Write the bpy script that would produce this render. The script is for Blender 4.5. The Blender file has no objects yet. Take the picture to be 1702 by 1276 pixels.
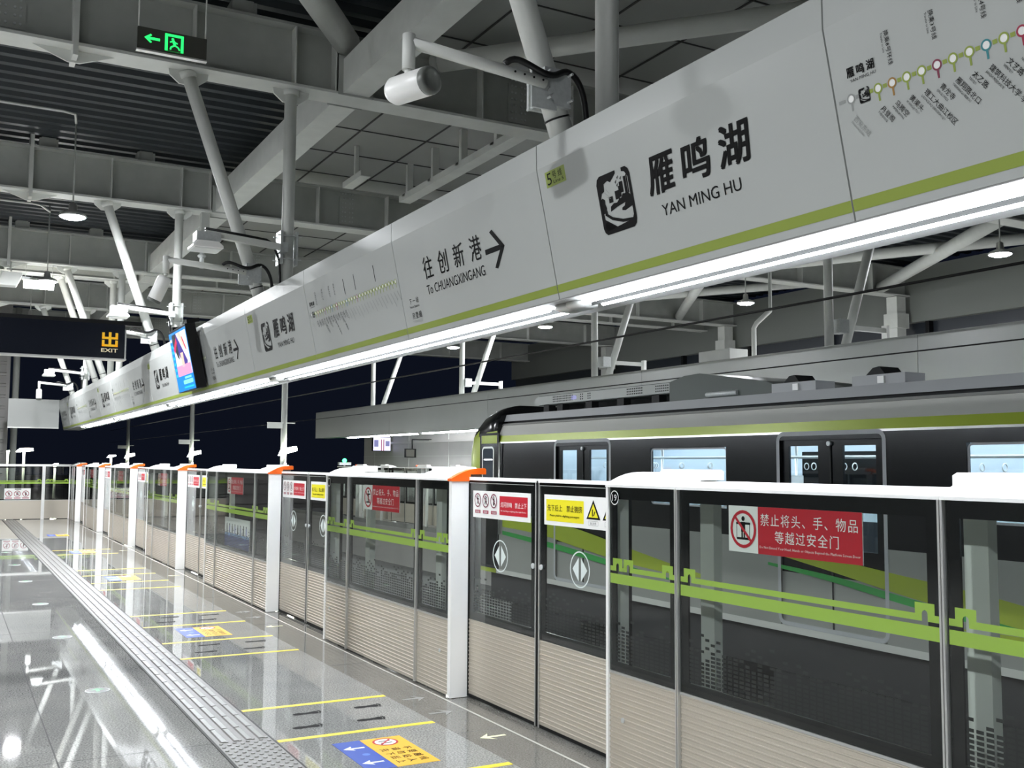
import bpy, bmesh, math, random
from mathutils import Vector, Matrix
from mathutils.geometry import tessellate_polygon

S = bpy.context.scene
COL = S.collection
random.seed(7)
PI = math.pi

# ------------------------------------------------------------------ camera, world, exposure
cam_d = bpy.data.cameras.new('camera')
cam = bpy.data.objects.new('camera', cam_d)
COL.objects.link(cam)
S.camera = cam
cam_d.sensor_width = 36.0
cam_d.lens = 1706.23 * 36.0 / 1702.0
cam_d.clip_start = 0.05
cam_d.clip_end = 400
_yaw, _pit, _rol = 0.502041, 0.0783317, 0.0060507
_f = Vector((math.sin(_yaw) * math.cos(_pit), math.cos(_yaw) * math.cos(_pit), math.sin(_pit)))
_r = Vector((math.cos(_yaw), -math.sin(_yaw), 0))
_u = _r.cross(_f)
_r2 = _r * math.cos(_rol) + _u * math.sin(_rol)
_u2 = _u * math.cos(_rol) - _r * math.sin(_rol)
cam.matrix_world = Matrix(((_r2.x, _u2.x, -_f.x, 0), (_r2.y, _u2.y, -_f.y, 0), (_r2.z, _u2.z, -_f.z, 1.6), (0, 0, 0, 1)))

w = bpy.data.worlds.new('night_sky')
S.world = w
w.use_nodes = True
w.node_tree.nodes['Background'].inputs[0].default_value = (0.16, 0.22, 0.45, 1)
w.node_tree.nodes['Background'].inputs[1].default_value = 0.006

vs = S.view_settings
S.display_settings.display_device = 'sRGB'
vs.view_transform = 'Standard'
vs.look = 'None'
vs.gamma = 1.0
vs.use_curve_mapping = False
vs.exposure = 2.05
S.cycles.use_denoising = True
S.cycles.max_bounces = 10
S.cycles.diffuse_bounces = 5
S.cycles.glossy_bounces = 5
S.cycles.transparent_max_bounces = 16
S.cycles.transmission_bounces = 6
S.cycles.sample_clamp_indirect = 6.0
S.cycles.caustics_reflective = True
S.cycles.caustics_refractive = False

TUBE_E = 20.0       # fluorescent tubes under the signage beam
PEND_E = 350.0      # high bay pendant discs
BATTEN_E = 20.0

# ------------------------------------------------------------------ materials
def lin(h):
    h = h.lstrip('#')
    out = []
    for i in (0, 2, 4):
        c = int(h[i:i + 2], 16) / 255
        out.append(c / 12.92 if c <= 0.04045 else ((c + 0.055) / 1.055) ** 2.4)
    return (*out, 1)

MATS = {}
def mat(name, hexc, rough=0.5, metal=0.0, spec=0.5, noise=None, bump=None, emit=None, coat=0.0):
    if name in MATS:
        return MATS[name]
    m = bpy.data.materials.new(name)
    m.use_nodes = True
    nt = m.node_tree
    b = nt.nodes['Principled BSDF']
    c = lin(hexc)
    b.inputs['Base Color'].default_value = c
    b.inputs['Roughness'].default_value = rough
    b.inputs['Metallic'].default_value = metal
    b.inputs['Specular IOR Level'].default_value = spec
    if coat:
        b.inputs['Coat Weight'].default_value = coat
        b.inputs['Coat Roughness'].default_value = 0.08
    tc = None
    if noise or bump:
        tc = nt.nodes.new('ShaderNodeTexCoord')
    if noise:
        scale, amt = noise[0], noise[1]
        n = nt.nodes.new('ShaderNodeTexNoise')
        n.inputs['Scale'].default_value = scale
        n.inputs['Detail'].default_value = 4
        if len(noise) > 2:
            mp = nt.nodes.new('ShaderNodeMapping')
            mp.inputs['Scale'].default_value = noise[2]
            nt.links.new(tc.outputs['Object'], mp.inputs[0])
            nt.links.new(mp.outputs[0], n.inputs['Vector'])
        else:
            nt.links.new(tc.outputs['Object'], n.inputs['Vector'])
        r = nt.nodes.new('ShaderNodeValToRGB')
        r.color_ramp.elements[0].position = 0.3
        r.color_ramp.elements[1].position = 0.7
        r.color_ramp.elements[0].color = tuple(x * (1 - amt) for x in c[:3]) + (1,)
        r.color_ramp.elements[1].color = tuple(min(1, x * (1 + amt)) for x in c[:3]) + (1,)
        nt.links.new(n.outputs['Fac'], r.inputs[0])
        nt.links.new(r.outputs[0], b.inputs['Base Color'])
    if bump:
        n2 = nt.nodes.new('ShaderNodeTexNoise')
        n2.inputs['Scale'].default_value = bump[0]
        nt.links.new(tc.outputs['Object'], n2.inputs['Vector'])
        bp = nt.nodes.new('ShaderNodeBump')
        bp.inputs['Strength'].default_value = bump[1]
        bp.inputs['Distance'].default_value = 0.01
        nt.links.new(n2.outputs['Fac'], bp.inputs['Height'])
        nt.links.new(bp.outputs[0], b.inputs['Normal'])
    if emit:
        b.inputs['Emission Color'].default_value = lin(emit[0])
        b.inputs['Emission Strength'].default_value = emit[1]
    MATS[name] = m
    return m

def glass_mat(name, tint, gloss=0.03, f0=0.07):
    if name in MATS:
        return MATS[name]
    m = bpy.data.materials.new(name)
    m.use_nodes = True
    nt = m.node_tree
    nt.nodes.clear()
    o = nt.nodes.new('ShaderNodeOutputMaterial')
    mx = nt.nodes.new('ShaderNodeMixShader')
    t = nt.nodes.new('ShaderNodeBsdfTransparent')
    t.inputs[0].default_value = lin(tint)
    g = nt.nodes.new('ShaderNodeBsdfGlossy')
    g.inputs['Roughness'].default_value = gloss
    ge = nt.nodes.new('ShaderNodeNewGeometry')
    dt = nt.nodes.new('ShaderNodeVectorMath'); dt.operation = 'DOT_PRODUCT'
    nt.links.new(ge.outputs['Incoming'], dt.inputs[0]); nt.links.new(ge.outputs['Normal'], dt.inputs[1])
    prev = dt.outputs['Value']
    for op, v in (('ABSOLUTE', None), ('SUBTRACT', None), ('POWER', 4.3), ('MULTIPLY_ADD', None)):
        n = nt.nodes.new('ShaderNodeMath'); n.operation = op
        if op == 'SUBTRACT':
            n.inputs[0].default_value = 1.0; nt.links.new(prev, n.inputs[1])
        else:
            nt.links.new(prev, n.inputs[0])
            if v: n.inputs[1].default_value = v
            if op == 'MULTIPLY_ADD':
                n.inputs[1].default_value = 1 - f0; n.inputs[2].default_value = f0
        prev = n.outputs[0]
    nt.links.new(prev, mx.inputs[0])
    nt.links.new(t.outputs[0], mx.inputs[1])
    nt.links.new(g.outputs[0], mx.inputs[2])
    nt.links.new(mx.outputs[0], o.inputs[0])
    MATS[name] = m
    return m

def granite(name, base, speck, rough, joints=None):
    """polished granite: speckle, faint cloudiness, dark joints (axis positions handled by a brick-like grid)"""
    m = bpy.data.materials.new(name)
    m.use_nodes = True
    nt = m.node_tree
    b = nt.nodes['Principled BSDF']
    tc = nt.nodes.new('ShaderNodeTexCoord')
    n1 = nt.nodes.new('ShaderNodeTexNoise'); n1.inputs['Scale'].default_value = 95; n1.inputs['Detail'].default_value = 3
    n2 = nt.nodes.new('ShaderNodeTexNoise'); n2.inputs['Scale'].default_value = 2.2; n2.inputs['Detail'].default_value = 5
    for n in (n1, n2):
        nt.links.new(tc.outputs['Object'], n.inputs['Vector'])
    r1 = nt.nodes.new('ShaderNodeValToRGB')
    r1.color_ramp.elements[0].position = 0.36; r1.color_ramp.elements[1].position = 0.62
    r1.color_ramp.elements[0].color = lin(speck); r1.color_ramp.elements[1].color = lin(base)
    r2 = nt.nodes.new('ShaderNodeValToRGB')
    r2.color_ramp.elements[0].position = 0.3; r2.color_ramp.elements[1].position = 0.75
    r2.color_ramp.elements[0].color = (0.86, 0.86, 0.86, 1); r2.color_ramp.elements[1].color = (1.06, 1.05, 1.03, 1)
    mx = nt.nodes.new('ShaderNodeMix'); mx.data_type = 'RGBA'; mx.blend_type = 'MULTIPLY'; mx.inputs[0].default_value = 1
    nt.links.new(n1.outputs['Fac'], r1.inputs[0]); nt.links.new(n2.outputs['Fac'], r2.inputs[0])
    nt.links.new(r1.outputs[0], mx.inputs[6]); nt.links.new(r2.outputs[0], mx.inputs[7])
    nt.links.new(mx.outputs[2], b.inputs['Base Color'])
    r3 = nt.nodes.new('ShaderNodeMapRange')
    r3.inputs[3].default_value = rough * 0.7; r3.inputs[4].default_value = rough * 1.5
    nt.links.new(n2.outputs['Fac'], r3.inputs[0]); nt.links.new(r3.outputs[0], b.inputs['Roughness'])
    b.inputs['Specular IOR Level'].default_value = 0.62
    MATS[name] = m
    return m

M_floor = granite('pale_granite', '#acaca9', '#777774', 0.02)
M_floord = granite('dark_granite', '#85837d', '#64625d', 0.055)
M_joint = mat('joint_grout', '#3a3a38', 0.7)
M_joint2 = mat('pale_joint', '#b5b2aa', 0.5)
M_white = mat('white_enamel', '#f8f8f5', 0.35, noise=(3, 0.03))
M_fascia = mat('white_panel', '#b4b7b4', 0.25, noise=(1.5, 0.02), bump=(2.2, 0.03))
M_steelw = mat('white_painted_steel', '#dadcd7', 0.55, noise=(4, 0.05))
M_steelg = mat('grey_painted_steel', '#b0b3ae', 0.6, noise=(3, 0.08))
M_deck = mat('dark_roof_sheet', '#2a3034', 0.5, noise=(3, 0.12))
M_tile = mat('ceiling_sheet', '#989a96', 0.5, noise=(1.2, 0.06))
M_black = mat('black_ceramic_border', '#030404', 0.14, 0.0, 0.3)
M_blackm = mat('black_plastic', '#090a0b', 0.5, 0.0, 0.3)
M_alu = mat('aluminium', '#d4d4d0', 0.35, 0.7)
M_steel = mat('brushed_steel', '#c3bbad', 0.42, 0.25, noise=(3, 0.05, (1, 30, 60)))
M_zinc = mat('galvanised_zinc', '#c8cccb', 0.45, 0.2, noise=(40, 0.08))
M_tac = mat('tactile_steel', '#8a8885', 0.35, 0.55, noise=(30, 0.06))
M_tacb = mat('tactile_base', '#75736f', 0.42, 0.1, noise=(60, 0.08))
M_glass = glass_mat('barrier_glass', '#edf3ef', 0.03, 0.08)
M_tglass = glass_mat('train_glass', '#b9c6cc')
M_lime = mat('lime_film', '#b6d552', 0.4)
M_limes = mat('lime_stripe', '#8c9c40', 0.4)
M_orange = mat('orange_enamel', '#fb6a12', 0.35)
M_red = mat('sign_red', '#c4142a', 0.4)
M_signw = mat('sign_white', '#efefec', 0.4)
M_yel = mat('sign_yellow', '#efe21e', 0.4)
M_ink = mat('black_ink', '#070707', 0.6, 0.0, 0.15)
M_grayink = mat('grey_ink', '#8f928f', 0.5)
M_dot = mat('black_dot_print', '#0c0e0e', 0.4)
M_frost = mat('pale_etched_print', '#dce6e2', 0.6)
M_floory = mat('floor_yellow', '#f2d83f', 0.4)
M_flooro = mat('floor_amber', '#f4b92f', 0.4)
M_floorb = mat('floor_blue', '#2f50ae', 0.4)
M_grayarrow = mat('worn_grey_print', '#8b8984', 0.5)
M_foot = mat('footprint_grey', '#1c1b1a', 0.8, 0.0, 0.2)
M_pale = mat('pale_yellow_print', '#f0ecc0', 0.5)
M_train = mat('train_silver', '#c4c4be', 0.28, 0.25)
M_trainb = mat('train_lower_silver', '#8f908b', 0.3, 0.25)
M_trainl = mat('train_lime', '#93a32c', 0.3, 0.1)
M_traing = mat('train_green', '#2f8a3f', 0.3)
M_traind = mat('train_dark_band', '#0a0c0e', 0.2, 0.0, 0.4)
M_roofg = mat('train_roof_grey', '#9a9c9d', 0.45)
M_humpg = mat('roof_unit_green_grey', '#3c4540', 0.5)
M_perf = mat('perforated_plate', '#a0a39f', 0.45)
M_cabin = mat('cabin_wall', '#d2dde4', 0.5)
M_dark = mat('underframe_black', '#0d0e0f', 0.7)
M_bed = mat('track_bed', '#4c4d4c', 0.9, noise=(8, 0.3))
M_ground = mat('dark_ground', '#141614', 0.95)
M_cable = mat('black_cable', '#0b0b0c', 0.45)
M_wall = mat('pale_wall_panel', '#989693', 0.5, noise=(2, 0.03))
M_walld = mat('slate_wall', '#252b33', 0.4)
M_navy = mat('navy_sign_face', '#0d121d', 0.25)
M_exit = mat('exit_amber', '#c59a22', 0.5, emit=('#f0b81e', 0.12))
M_exitw = mat('exit_pale_lettering', '#bdb39a', 0.5, emit=('#e0d0a8', 0.12))
M_green = mat('running_man_green', '#18d050', 0.5, emit=('#22f060', 0.5))
M_greyb = mat('dark_sign_body', '#4a4a44', 0.4)
M_tube = mat('lit_tube', '#ffffff', 0.4, emit=('#eef6ff', TUBE_E))
M_pend = mat('lit_pendant', '#ffffff', 0.4, emit=('#f8fbff', PEND_E))
M_batten = mat('lit_batten', '#ffffff', 0.4, emit=('#fffdf6', BATTEN_E))
M_flood = mat('lit_floodlight', '#ffffff', 0.4, emit=('#f7fbe6', 22))
M_cabl = mat('cabin_lamp_glow', '#ffffff', 0.4, emit=('#f2f8ff', 6.0))
M_gled = mat('green_signal', '#20ff60', 0.4, emit=('#20ff60', 8))
M_soffit = mat('soffit_grey', '#a2a2a0', 0.7, 0.0, 0.1)
M_disc = mat('inlay_dark', '#2a2d2b', 0.4)
M_dgreen = mat('inlay_green', '#22a555', 0.4)
M_baffle = mat('baffle_grey', '#1f1f1e', 0.7, 0.0, 0.1)
M_lens = mat('lens_grey', '#70736f', 0.3)
M_wallg = mat('grey_bounce_wall', '#6c6e6e', 0.6)
M_steelm = mat('mid_grey_steel', '#7e817d', 0.6)
M_opal = mat('opal_lens', '#e4e8e4', 0.3)
M_maroon = mat('maroon_ring', '#7d3046', 0.4)
M_teal = mat('teal_ring', '#2f7f86', 0.4)
M_brown = mat('brown_ring', '#9c7638', 0.4)
M_crim = mat('crimson_ring', '#9c1f3f', 0.4)
def scr(n, c, s=0.36):
    return mat(n, '#050505', 0.3, emit=(c, s))
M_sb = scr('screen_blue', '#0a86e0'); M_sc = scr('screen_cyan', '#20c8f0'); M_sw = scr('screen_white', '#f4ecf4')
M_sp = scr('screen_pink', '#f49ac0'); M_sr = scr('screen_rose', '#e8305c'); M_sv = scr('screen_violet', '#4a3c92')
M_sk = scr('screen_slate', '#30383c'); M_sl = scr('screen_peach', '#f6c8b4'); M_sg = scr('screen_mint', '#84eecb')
M_st = scr('screen_lavender', '#cfcdf2', 0.42); M_sm = scr('screen_maroon', '#8a3a55', 0.36); M_sd = scr('dusk_glow', '#7476a0', 0.36)

# ------------------------------------------------------------------ text glyphs
_tc = bpy.data.curves.new('glyph', 'FONT')
_to = bpy.data.objects.new('glyph', _tc)
COL.objects.link(_to)
_cache = {}
def glyph(body, bold=0.0, res=2):
    k = (body, bold, res)
    if k not in _cache:
        _tc.body = body; _tc.size = 1.0; _tc.offset = bold; _tc.resolution_u = res
        dg = bpy.context.evaluated_depsgraph_get()
        dg.update()
        me = bpy.data.meshes.new_from_object(_to.evaluated_get(dg))
        v = [(p.co.x, p.co.y) for p in me.vertices]
        f = [tuple(p.vertices) for p in me.polygons]
        bpy.data.meshes.remove(me)
        xs = [p[0] for p in v] or [0]; ys = [p[1] for p in v] or [0]
        _cache[k] = (v, f, (min(xs), max(xs), min(ys), max(ys)))
    return _cache[k]

# ------------------------------------------------------------------ mesh builder
class MB:
    def __init__(s):
        s.v = []; s.f = []; s.m = []; s.mats = []; s.sm = []
    def mi(s, m):
        if m not in s.mats:
            s.mats.append(m)
        return s.mats.index(m)
    def add(s, vs_, fs, m, smooth=False):
        o = len(s.v)
        s.v += [tuple(p) for p in vs_]
        k = s.mi(m)
        for f in fs:
            s.f.append(tuple(i + o for i in f)); s.m.append(k); s.sm.append(smooth)
        return s
    def box(s, x0, x1, y0, y1, z0, z1, m):
        v = [(x, y, z) for x in (x0, x1) for y in (y0, y1) for z in (z0, z1)]
        return s.add(v, [(0, 1, 3, 2), (4, 6, 7, 5), (0, 4, 5, 1), (2, 3, 7, 6), (0, 2, 6, 4), (1, 5, 7, 3)], m)
    def prism(s, pts, axis, a, b, m, smooth=False):
        """pts 2D outline extruded along axis ('x': (y,z), 'y': (x,z), 'z': (x,y))"""
        def P(p, t):
            return {'x': (t, p[0], p[1]), 'y': (p[0], t, p[1]), 'z': (p[0], p[1], t)}[axis]
        n = len(pts)
        v = [P(p, a) for p in pts] + [P(p, b) for p in pts]
        s.add(v, [(i, (i + 1) % n, n + (i + 1) % n, n + i) for i in range(n)], m, smooth)
        tri = tessellate_polygon([[Vector((p[0], p[1], 0)) for p in pts]])
        s.add(v, [tuple(t) for t in tri] + [tuple(n + i for i in reversed(t)) for t in tri], m)
        return s
    def strip(s, pts, axis, a, b, m, smooth=False):
        """open profile swept along axis"""
        def P(p, t):
            return {'x': (t, p[0], p[1]), 'y': (p[0], t, p[1]), 'z': (p[0], p[1], t)}[axis]
        n = len(pts)
        v = [P(p, a) for p in pts] + [P(p, b) for p in pts]
        return s.add(v, [(i, i + 1, n + i + 1, n + i) for i in range(n - 1)], m, smooth)
    def tube(s, p, q, r, m, seg=12, r2=None, caps=True, smooth=True):
        p = Vector(p); q = Vector(q); d = (q - p).normalized()
        a = Vector((0, 0, 1)) if abs(d.z) < 0.9 else Vector((1, 0, 0))
        e1 = d.cross(a).normalized(); e2 = d.cross(e1)
        r2 = r if r2 is None else r2
        v = []
        for c, rr in ((p, r), (q, r2)):
            for i in range(seg):
                t = 2 * PI * i / seg
                v.append(c + e1 * math.cos(t) * rr + e2 * math.sin(t) * rr)
        s.add(v, [(i, (i + 1) % seg, seg + (i + 1) % seg, seg + i) for i in range(seg)], m, smooth)
        if caps:
            s.add(v, [tuple(range(seg)), tuple(range(2 * seg - 1, seg - 1, -1))], m)
        return s
    def path(s, pts, r, m, seg=8):
        pts = [Vector(p) for p in pts]
        n = len(pts); rings = []
        up = Vector((0.13, 0.97, 0.2))
        for i, p in enumerate(pts):
            d = (pts[min(i + 1, n - 1)] - pts[max(i - 1, 0)]).normalized()
            e1 = d.cross(up)
            if e1.length < 0.05:
                e1 = d.cross(Vector((1, 0, 0)))
            e1.normalize(); e2 = d.cross(e1)
            rings.append([p + e1 * math.cos(2 * PI * k / seg) * r + e2 * math.sin(2 * PI * k / seg) * r for k in range(seg)])
        v = [q for rg in rings for q in rg]
        f = [(i * seg + k, i * seg + (k + 1) % seg, (i + 1) * seg + (k + 1) % seg, (i + 1) * seg + k) for i in range(n - 1) for k in range(seg)]
        s.add(v, f, m, True)
        s.add(v, [tuple(range(seg)), tuple(range((n - 1) * seg, n * seg))], m)
        return s
    def lathe(s, c, prof, m, seg=20, axis=(0, 0, 1), caps=True):
        d = Vector(axis).normalized()
        a = Vector((0, 0, 1)) if abs(d.z) < 0.9 else Vector((1, 0, 0))
        e1 = d.cross(a).normalized(); e2 = d.cross(e1); c = Vector(c)
        v = []
        for r, h in prof:
            for i in range(seg):
                t = 2 * PI * i / seg
                v.append(c + d * h + e1 * math.cos(t) * r + e2 * math.sin(t) * r)
        n = len(prof)
        s.add(v, [(j * seg + i, j * seg + (i + 1) % seg, (j + 1) * seg + (i + 1) % seg, (j + 1) * seg + i) for j in range(n - 1) for i in range(seg)], m, True)
        if caps:
            s.add(v, [tuple(range(seg)), tuple(range((n - 1) * seg, n * seg))], m)
        return s
    def obj(s, name, parent=None, bevel=0.0, loc=None):
        me = bpy.data.meshes.new(name)
        me.from_pydata(s.v, [], s.f)
        for m in s.mats:
            me.materials.append(m)
        me.polygons.foreach_set('material_index', s.m)
        me.polygons.foreach_set('use_smooth', s.sm)
        bm = bmesh.new(); bm.from_mesh(me)
        bmesh.ops.remove_doubles(bm, verts=bm.verts, dist=1e-5)
        bmesh.ops.recalc_face_normals(bm, faces=bm.faces)
        bm.to_mesh(me); bm.free()
        o = bpy.data.objects.new(name, me)
        COL.objects.link(o)
        if parent:
            o.parent = parent
        if loc:
            o.location = loc
        if bevel:
            md = o.modifiers.new('soft_edge', 'BEVEL')
            md.width = bevel; md.segments = 2; md.limit_method = 'ANGLE'
        return o

class Flat:
    """2D drawing on a plane: origin o, axes ex, ey; everything is lifted along n"""
    def __init__(s, mb, o, ex, ey, n, lift=0.001):
        s.mb = mb; s.o = Vector(o); s.ex = Vector(ex); s.ey = Vector(ey); s.n = Vector(n); s.l = lift
    def P(s, x, y, k=1):
        return s.o + s.ex * x + s.ey * y + s.n * (s.l * k)
    def poly(s, pts, m, k=1, holes=()):
        loops = [[Vector((p[0], p[1], 0)) for p in pts]] + [[Vector((p[0], p[1], 0)) for p in h] for h in holes]
        flat = [p for lp in loops for p in lp]
        tri = tessellate_polygon(loops)
        s.mb.add([s.P(p.x, p.y, k) for p in flat], [tuple(t) for t in tri], m)
    def rect(s, x0, y0, x1, y1, m, k=1):
        s.mb.add([s.P(x0, y0, k), s.P(x1, y0, k), s.P(x1, y1, k), s.P(x0, y1, k)], [(0, 1, 2, 3)], m)
    def rrect(s, x0, y0, x1, y1, r, m, k=1, ring=None):
        def lp(a0, b0, a1, b1, rr):
            out = []
            for cx, cy, t0 in ((a1 - rr, b1 - rr, 0), (a0 + rr, b1 - rr, 90), (a0 + rr, b0 + rr, 180), (a1 - rr, b0 + rr, 270)):
                for i in range(5):
                    t = math.radians(t0 + 22.5 * i)
                    out.append((cx + rr * math.cos(t), cy + rr * math.sin(t)))
            return out
        a = lp(x0, y0, x1, y1, r)
        if ring:
            b = lp(x0 + ring, y0 + ring, x1 - ring, y1 - ring, max(r - ring, 0.0005))
            n = len(a)
            s.mb.add([s.P(*p, k) for p in a + b], [(i, (i + 1) % n, n + (i + 1) % n, n + i) for i in range(n)], m)
        else:
            s.poly(a, m, k)
    def disc(s, cx, cy, r, m, k=1, seg=20, ry=None):
        ry = ry or r
        s.mb.add([s.P(cx + r * math.cos(2 * PI * i / seg), cy + ry * math.sin(2 * PI * i / seg), k) for i in range(seg)], [tuple(range(seg))], m)
    def ring(s, cx, cy, r, t, m, k=1, seg=24):
        v = [s.P(cx + rr * math.cos(2 * PI * i / seg), cy + rr * math.sin(2 * PI * i / seg), k) for rr in (r, r - t) for i in range(seg)]
        s.mb.add(v, [(i, (i + 1) % seg, seg + (i + 1) % seg, seg + i) for i in range(seg)], m)
    def line(s, x0, y0, x1, y1, wd, m, k=1):
        dx, dy = x1 - x0, y1 - y0
        L = math.hypot(dx, dy); nx, ny = -dy / L * wd / 2, dx / L * wd / 2
        s.mb.add([s.P(x0 + nx, y0 + ny, k), s.P(x1 + nx, y1 + ny, k), s.P(x1 - nx, y1 - ny, k), s.P(x0 - nx, y0 - ny, k)], [(0, 1, 2, 3)], m)
    def fit(s, body, x0, y0, x1, y1, m, k=2, bold=0.0, res=2, shear=0.0):
        v, f, (a, b, c, d) = glyph(body, 0.0, res)
        if not f:
            return
        sx, sy = (x1 - x0) / (b - a), (y1 - y0) / (d - c)
        for j, (ox, oy) in enumerate(((0, 0),) if not bold else ((-bold, -bold), (bold, -bold), (-bold, bold), (bold, bold), (0, 0))):
            s.mb.add([s.P(x0 + (p[0] + ox - a) * sx + shear * (p[1] - c) * sy, y0 + (p[1] + oy - c) * sy, k + j * 0.22) for p in v], f, m)
    def chars(s, body, x0, y0, pitch, size, m, k=2, bold=0.0, sx=1.0, res=2):
        for i, ch in enumerate(body):
            if ch == ' ':
                continue
            v, f, bb = glyph(ch, 0.0, res)
            for j, ox in enumerate((0,) if not bold else (-bold, bold)):
                s.mb.add([s.P(x0 + i * pitch + (p[0] + ox) * size * sx, y0 + (p[1] + 0.08) * size, k + j * 0.3) for p in v], f, m)
    def rot(s, body, x0, y0, size, ang, m, k=2, bold=0.0, sx=1.0, res=1):
        v, f, bb = glyph(body, 0.0, res)
        ca, sa = math.cos(ang), math.sin(ang)
        s.mb.add([s.P(x0 + (p[0] * ca * sx - p[1] * sa) * size, y0 + (p[0] * sa * sx + p[1] * ca) * size, k) for p in v], f, m)

# ------------------------------------------------------------------ scene tree helpers
def tag(o, label, cat, group=None, kind=None):
    o['label'] = label; o['category'] = cat
    if group: o['group'] = group
    if kind: o['kind'] = kind
    return o
def thing(name, label, cat, loc=(0, 0, 0), rotz=0.0, group=None):
    o = bpy.data.objects.new(name, None)
    o.empty_display_size = 0.1
    COL.objects.link(o)
    o.location = loc; o.rotation_euler = (0, 0, rotz)
    return tag(o, label, cat, group)
def struct(o):
    o['kind'] = 'structure'
    return o
def dup(root, loc, rotz=0.0, label=None, group=None):
    r = root.copy(); COL.objects.link(r)
    r.location = loc; r.rotation_euler = (0, 0, rotz)
    if label: r['label'] = label
    if group: r['group'] = group
    for ch in list(root.children):
        c = ch.copy(); COL.objects.link(c); c.parent = r
        for g in list(ch.children):
            d = g.copy(); COL.objects.link(d); d.parent = c
    return r
ORD = ['first', 'second', 'third', 'fourth', 'fifth', 'sixth', 'seventh', 'eighth', 'ninth', 'tenth', 'eleventh', 'twelfth', 'thirteenth', 'fourteenth', 'fifteenth', 'sixteenth']

# ================================================================== SETTING
mb = MB()
mb.box(-9, 2.735, -8, 33.7, -0.12, 0.0, M_floor)
mb.box(2.735, 3.34, -8, 33.7, -0.12, 0.0, M_floord)
fl = Flat(mb, (0, 0, 0), (1, 0, 0), (0, 1, 0), (0, 0, 1), 0.0006)
for x in (-2.6, -1.0, 0.588):
    fl.rect(x - 0.004, -8, x + 0.004, 33.7, M_joint)
for i in range(-3, 6):
    y = 10.73 + i * 4.65
    fl.rect(-9, y - 0.004, 1.41, y + 0.004, M_joint)
fl.rect(3.045, -8, 3.062, 31.6, M_joint2)
for i in range(-1, 14):
    fl.rect(2.74, 1.0 + i * 2.32, 3.04, 1.006 + i * 2.32, M_joint)
struct(mb.obj('floor'))
mb = MB(); mb.box(-9, 1.55, 33.75, 34.1, -0.12, 6.3, M_wall)
for i in range(18):
    mb.prism([(33.75, 0.25 + i * 0.33), (33.69, 0.27 + i * 0.33), (33.72, 0.5 + i * 0.33), (33.75, 0.52 + i * 0.33)], 'x', -9, 1.45, M_wall)
mb.tube((1.72, 33.9, -1.0), (1.72, 33.9, 6.2), 0.09, M_steelg)
struct(mb.obj('wall_end'))
mb = MB(); mb.box(-9.3, -9.0, -8, 34, -0.12, 6.3, M_wallg)  # unseen wall, added for bounce light and reflections
struct(mb.obj('bounce_wall_left'))
mb = MB(); mb.box(3.34, 10.86, -12, 120, -1.25, -1.12, M_bed)
struct(mb.obj('floor.001'))
mb = MB(); mb.box(-80, 120, -30, 250, -1.6, -1.3, M_ground)
struct(mb.obj('floor.002'))
# the opposite platform slab and its rear walls
mb = MB(); mb.box(10.86, 20.3, -8, 36.0, -0.12, 0.0, M_floor)
mb.box(10.86, 10.95, -8, 36.0, -1.2, -0.12, M_wall)
struct(mb.obj('floor.003'))
mb = MB(); mb.box(3.3, 3.34, -8, 33.7, -1.2, -0.12, M_bed)
struct(mb.obj('trim_1'))
mb = MB(); mb.box(13.5, 13.7, 19.0, 35.9, 0, 3.35, M_wall)
for z in (0.9, 1.85):
    mb.box(13.49, 13.5, 19.0, 35.9, z, z + 0.012, M_steelg)
for y in (22.4, 25.5, 28.6, 31.7, 34.8):
    mb.box(13.49, 13.5, y, y + 0.012, 0, 3.35, M_steelg)
mb.box(13.42, 13.5, 25.3, 33.6, 2.28, 2.36, M_wall)
struct(mb.obj('wall_right'))
mb = MB(); mb.box(20.0, 20.3, -8, 36.2, 0, 3.6, M_wall)
mb.box(20.05, 20.25, -8, 36.2, 3.6, 5.0, M_walld)
mb.box(19.85, 20.3, -8, 36.2, 5.0, 6.3, M_steelm)
for i in range(8):
    y = 4.0 + i * 3.04
    mb.box(19.9, 20.06, y - 0.05, y + 0.05, 3.6, 5.0, M_blackm)
struct(mb.obj('wall_right.001'))

# roof: corrugated sheet over the platforms, panelled sheet over the tracks
def corrugated(x0, x1, name):
    mb = MB(); pts = []
    y = -6.0
    while y < 35.5:
        pts += [(y, 6.55), (y + 0.12, 6.55), (y + 0.16, 6.47), (y + 0.27, 6.47)]
        y += 0.31
    mb.strip(pts, 'x', x0, x1, M_deck)
    mb.box(x0, x1, -6, 35.5, 6.6, 6.66, M_deck)
    return struct(mb.obj(name))
corrugated(-9.0, 4.1, 'ceiling')
corrugated(10.4, 20.3, 'ceiling.001')
mb = MB(); mb.box(4.1, 10.4, -6, 35.5, 6.5, 6.56, M_tile)
for i in range(1, 6):
    x = 4.1 + i * 1.05
    mb.box(x - 0.012, x + 0.012, -6, 35.5, 6.488, 6.5, M_joint)
for i in range(34):
    y = -5.4 + i * 1.216
    mb.box(4.1, 10.4, y - 0.008, y + 0.008, 6.488, 6.5, M_joint)
struct(mb.obj('ceiling.002'))

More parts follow.
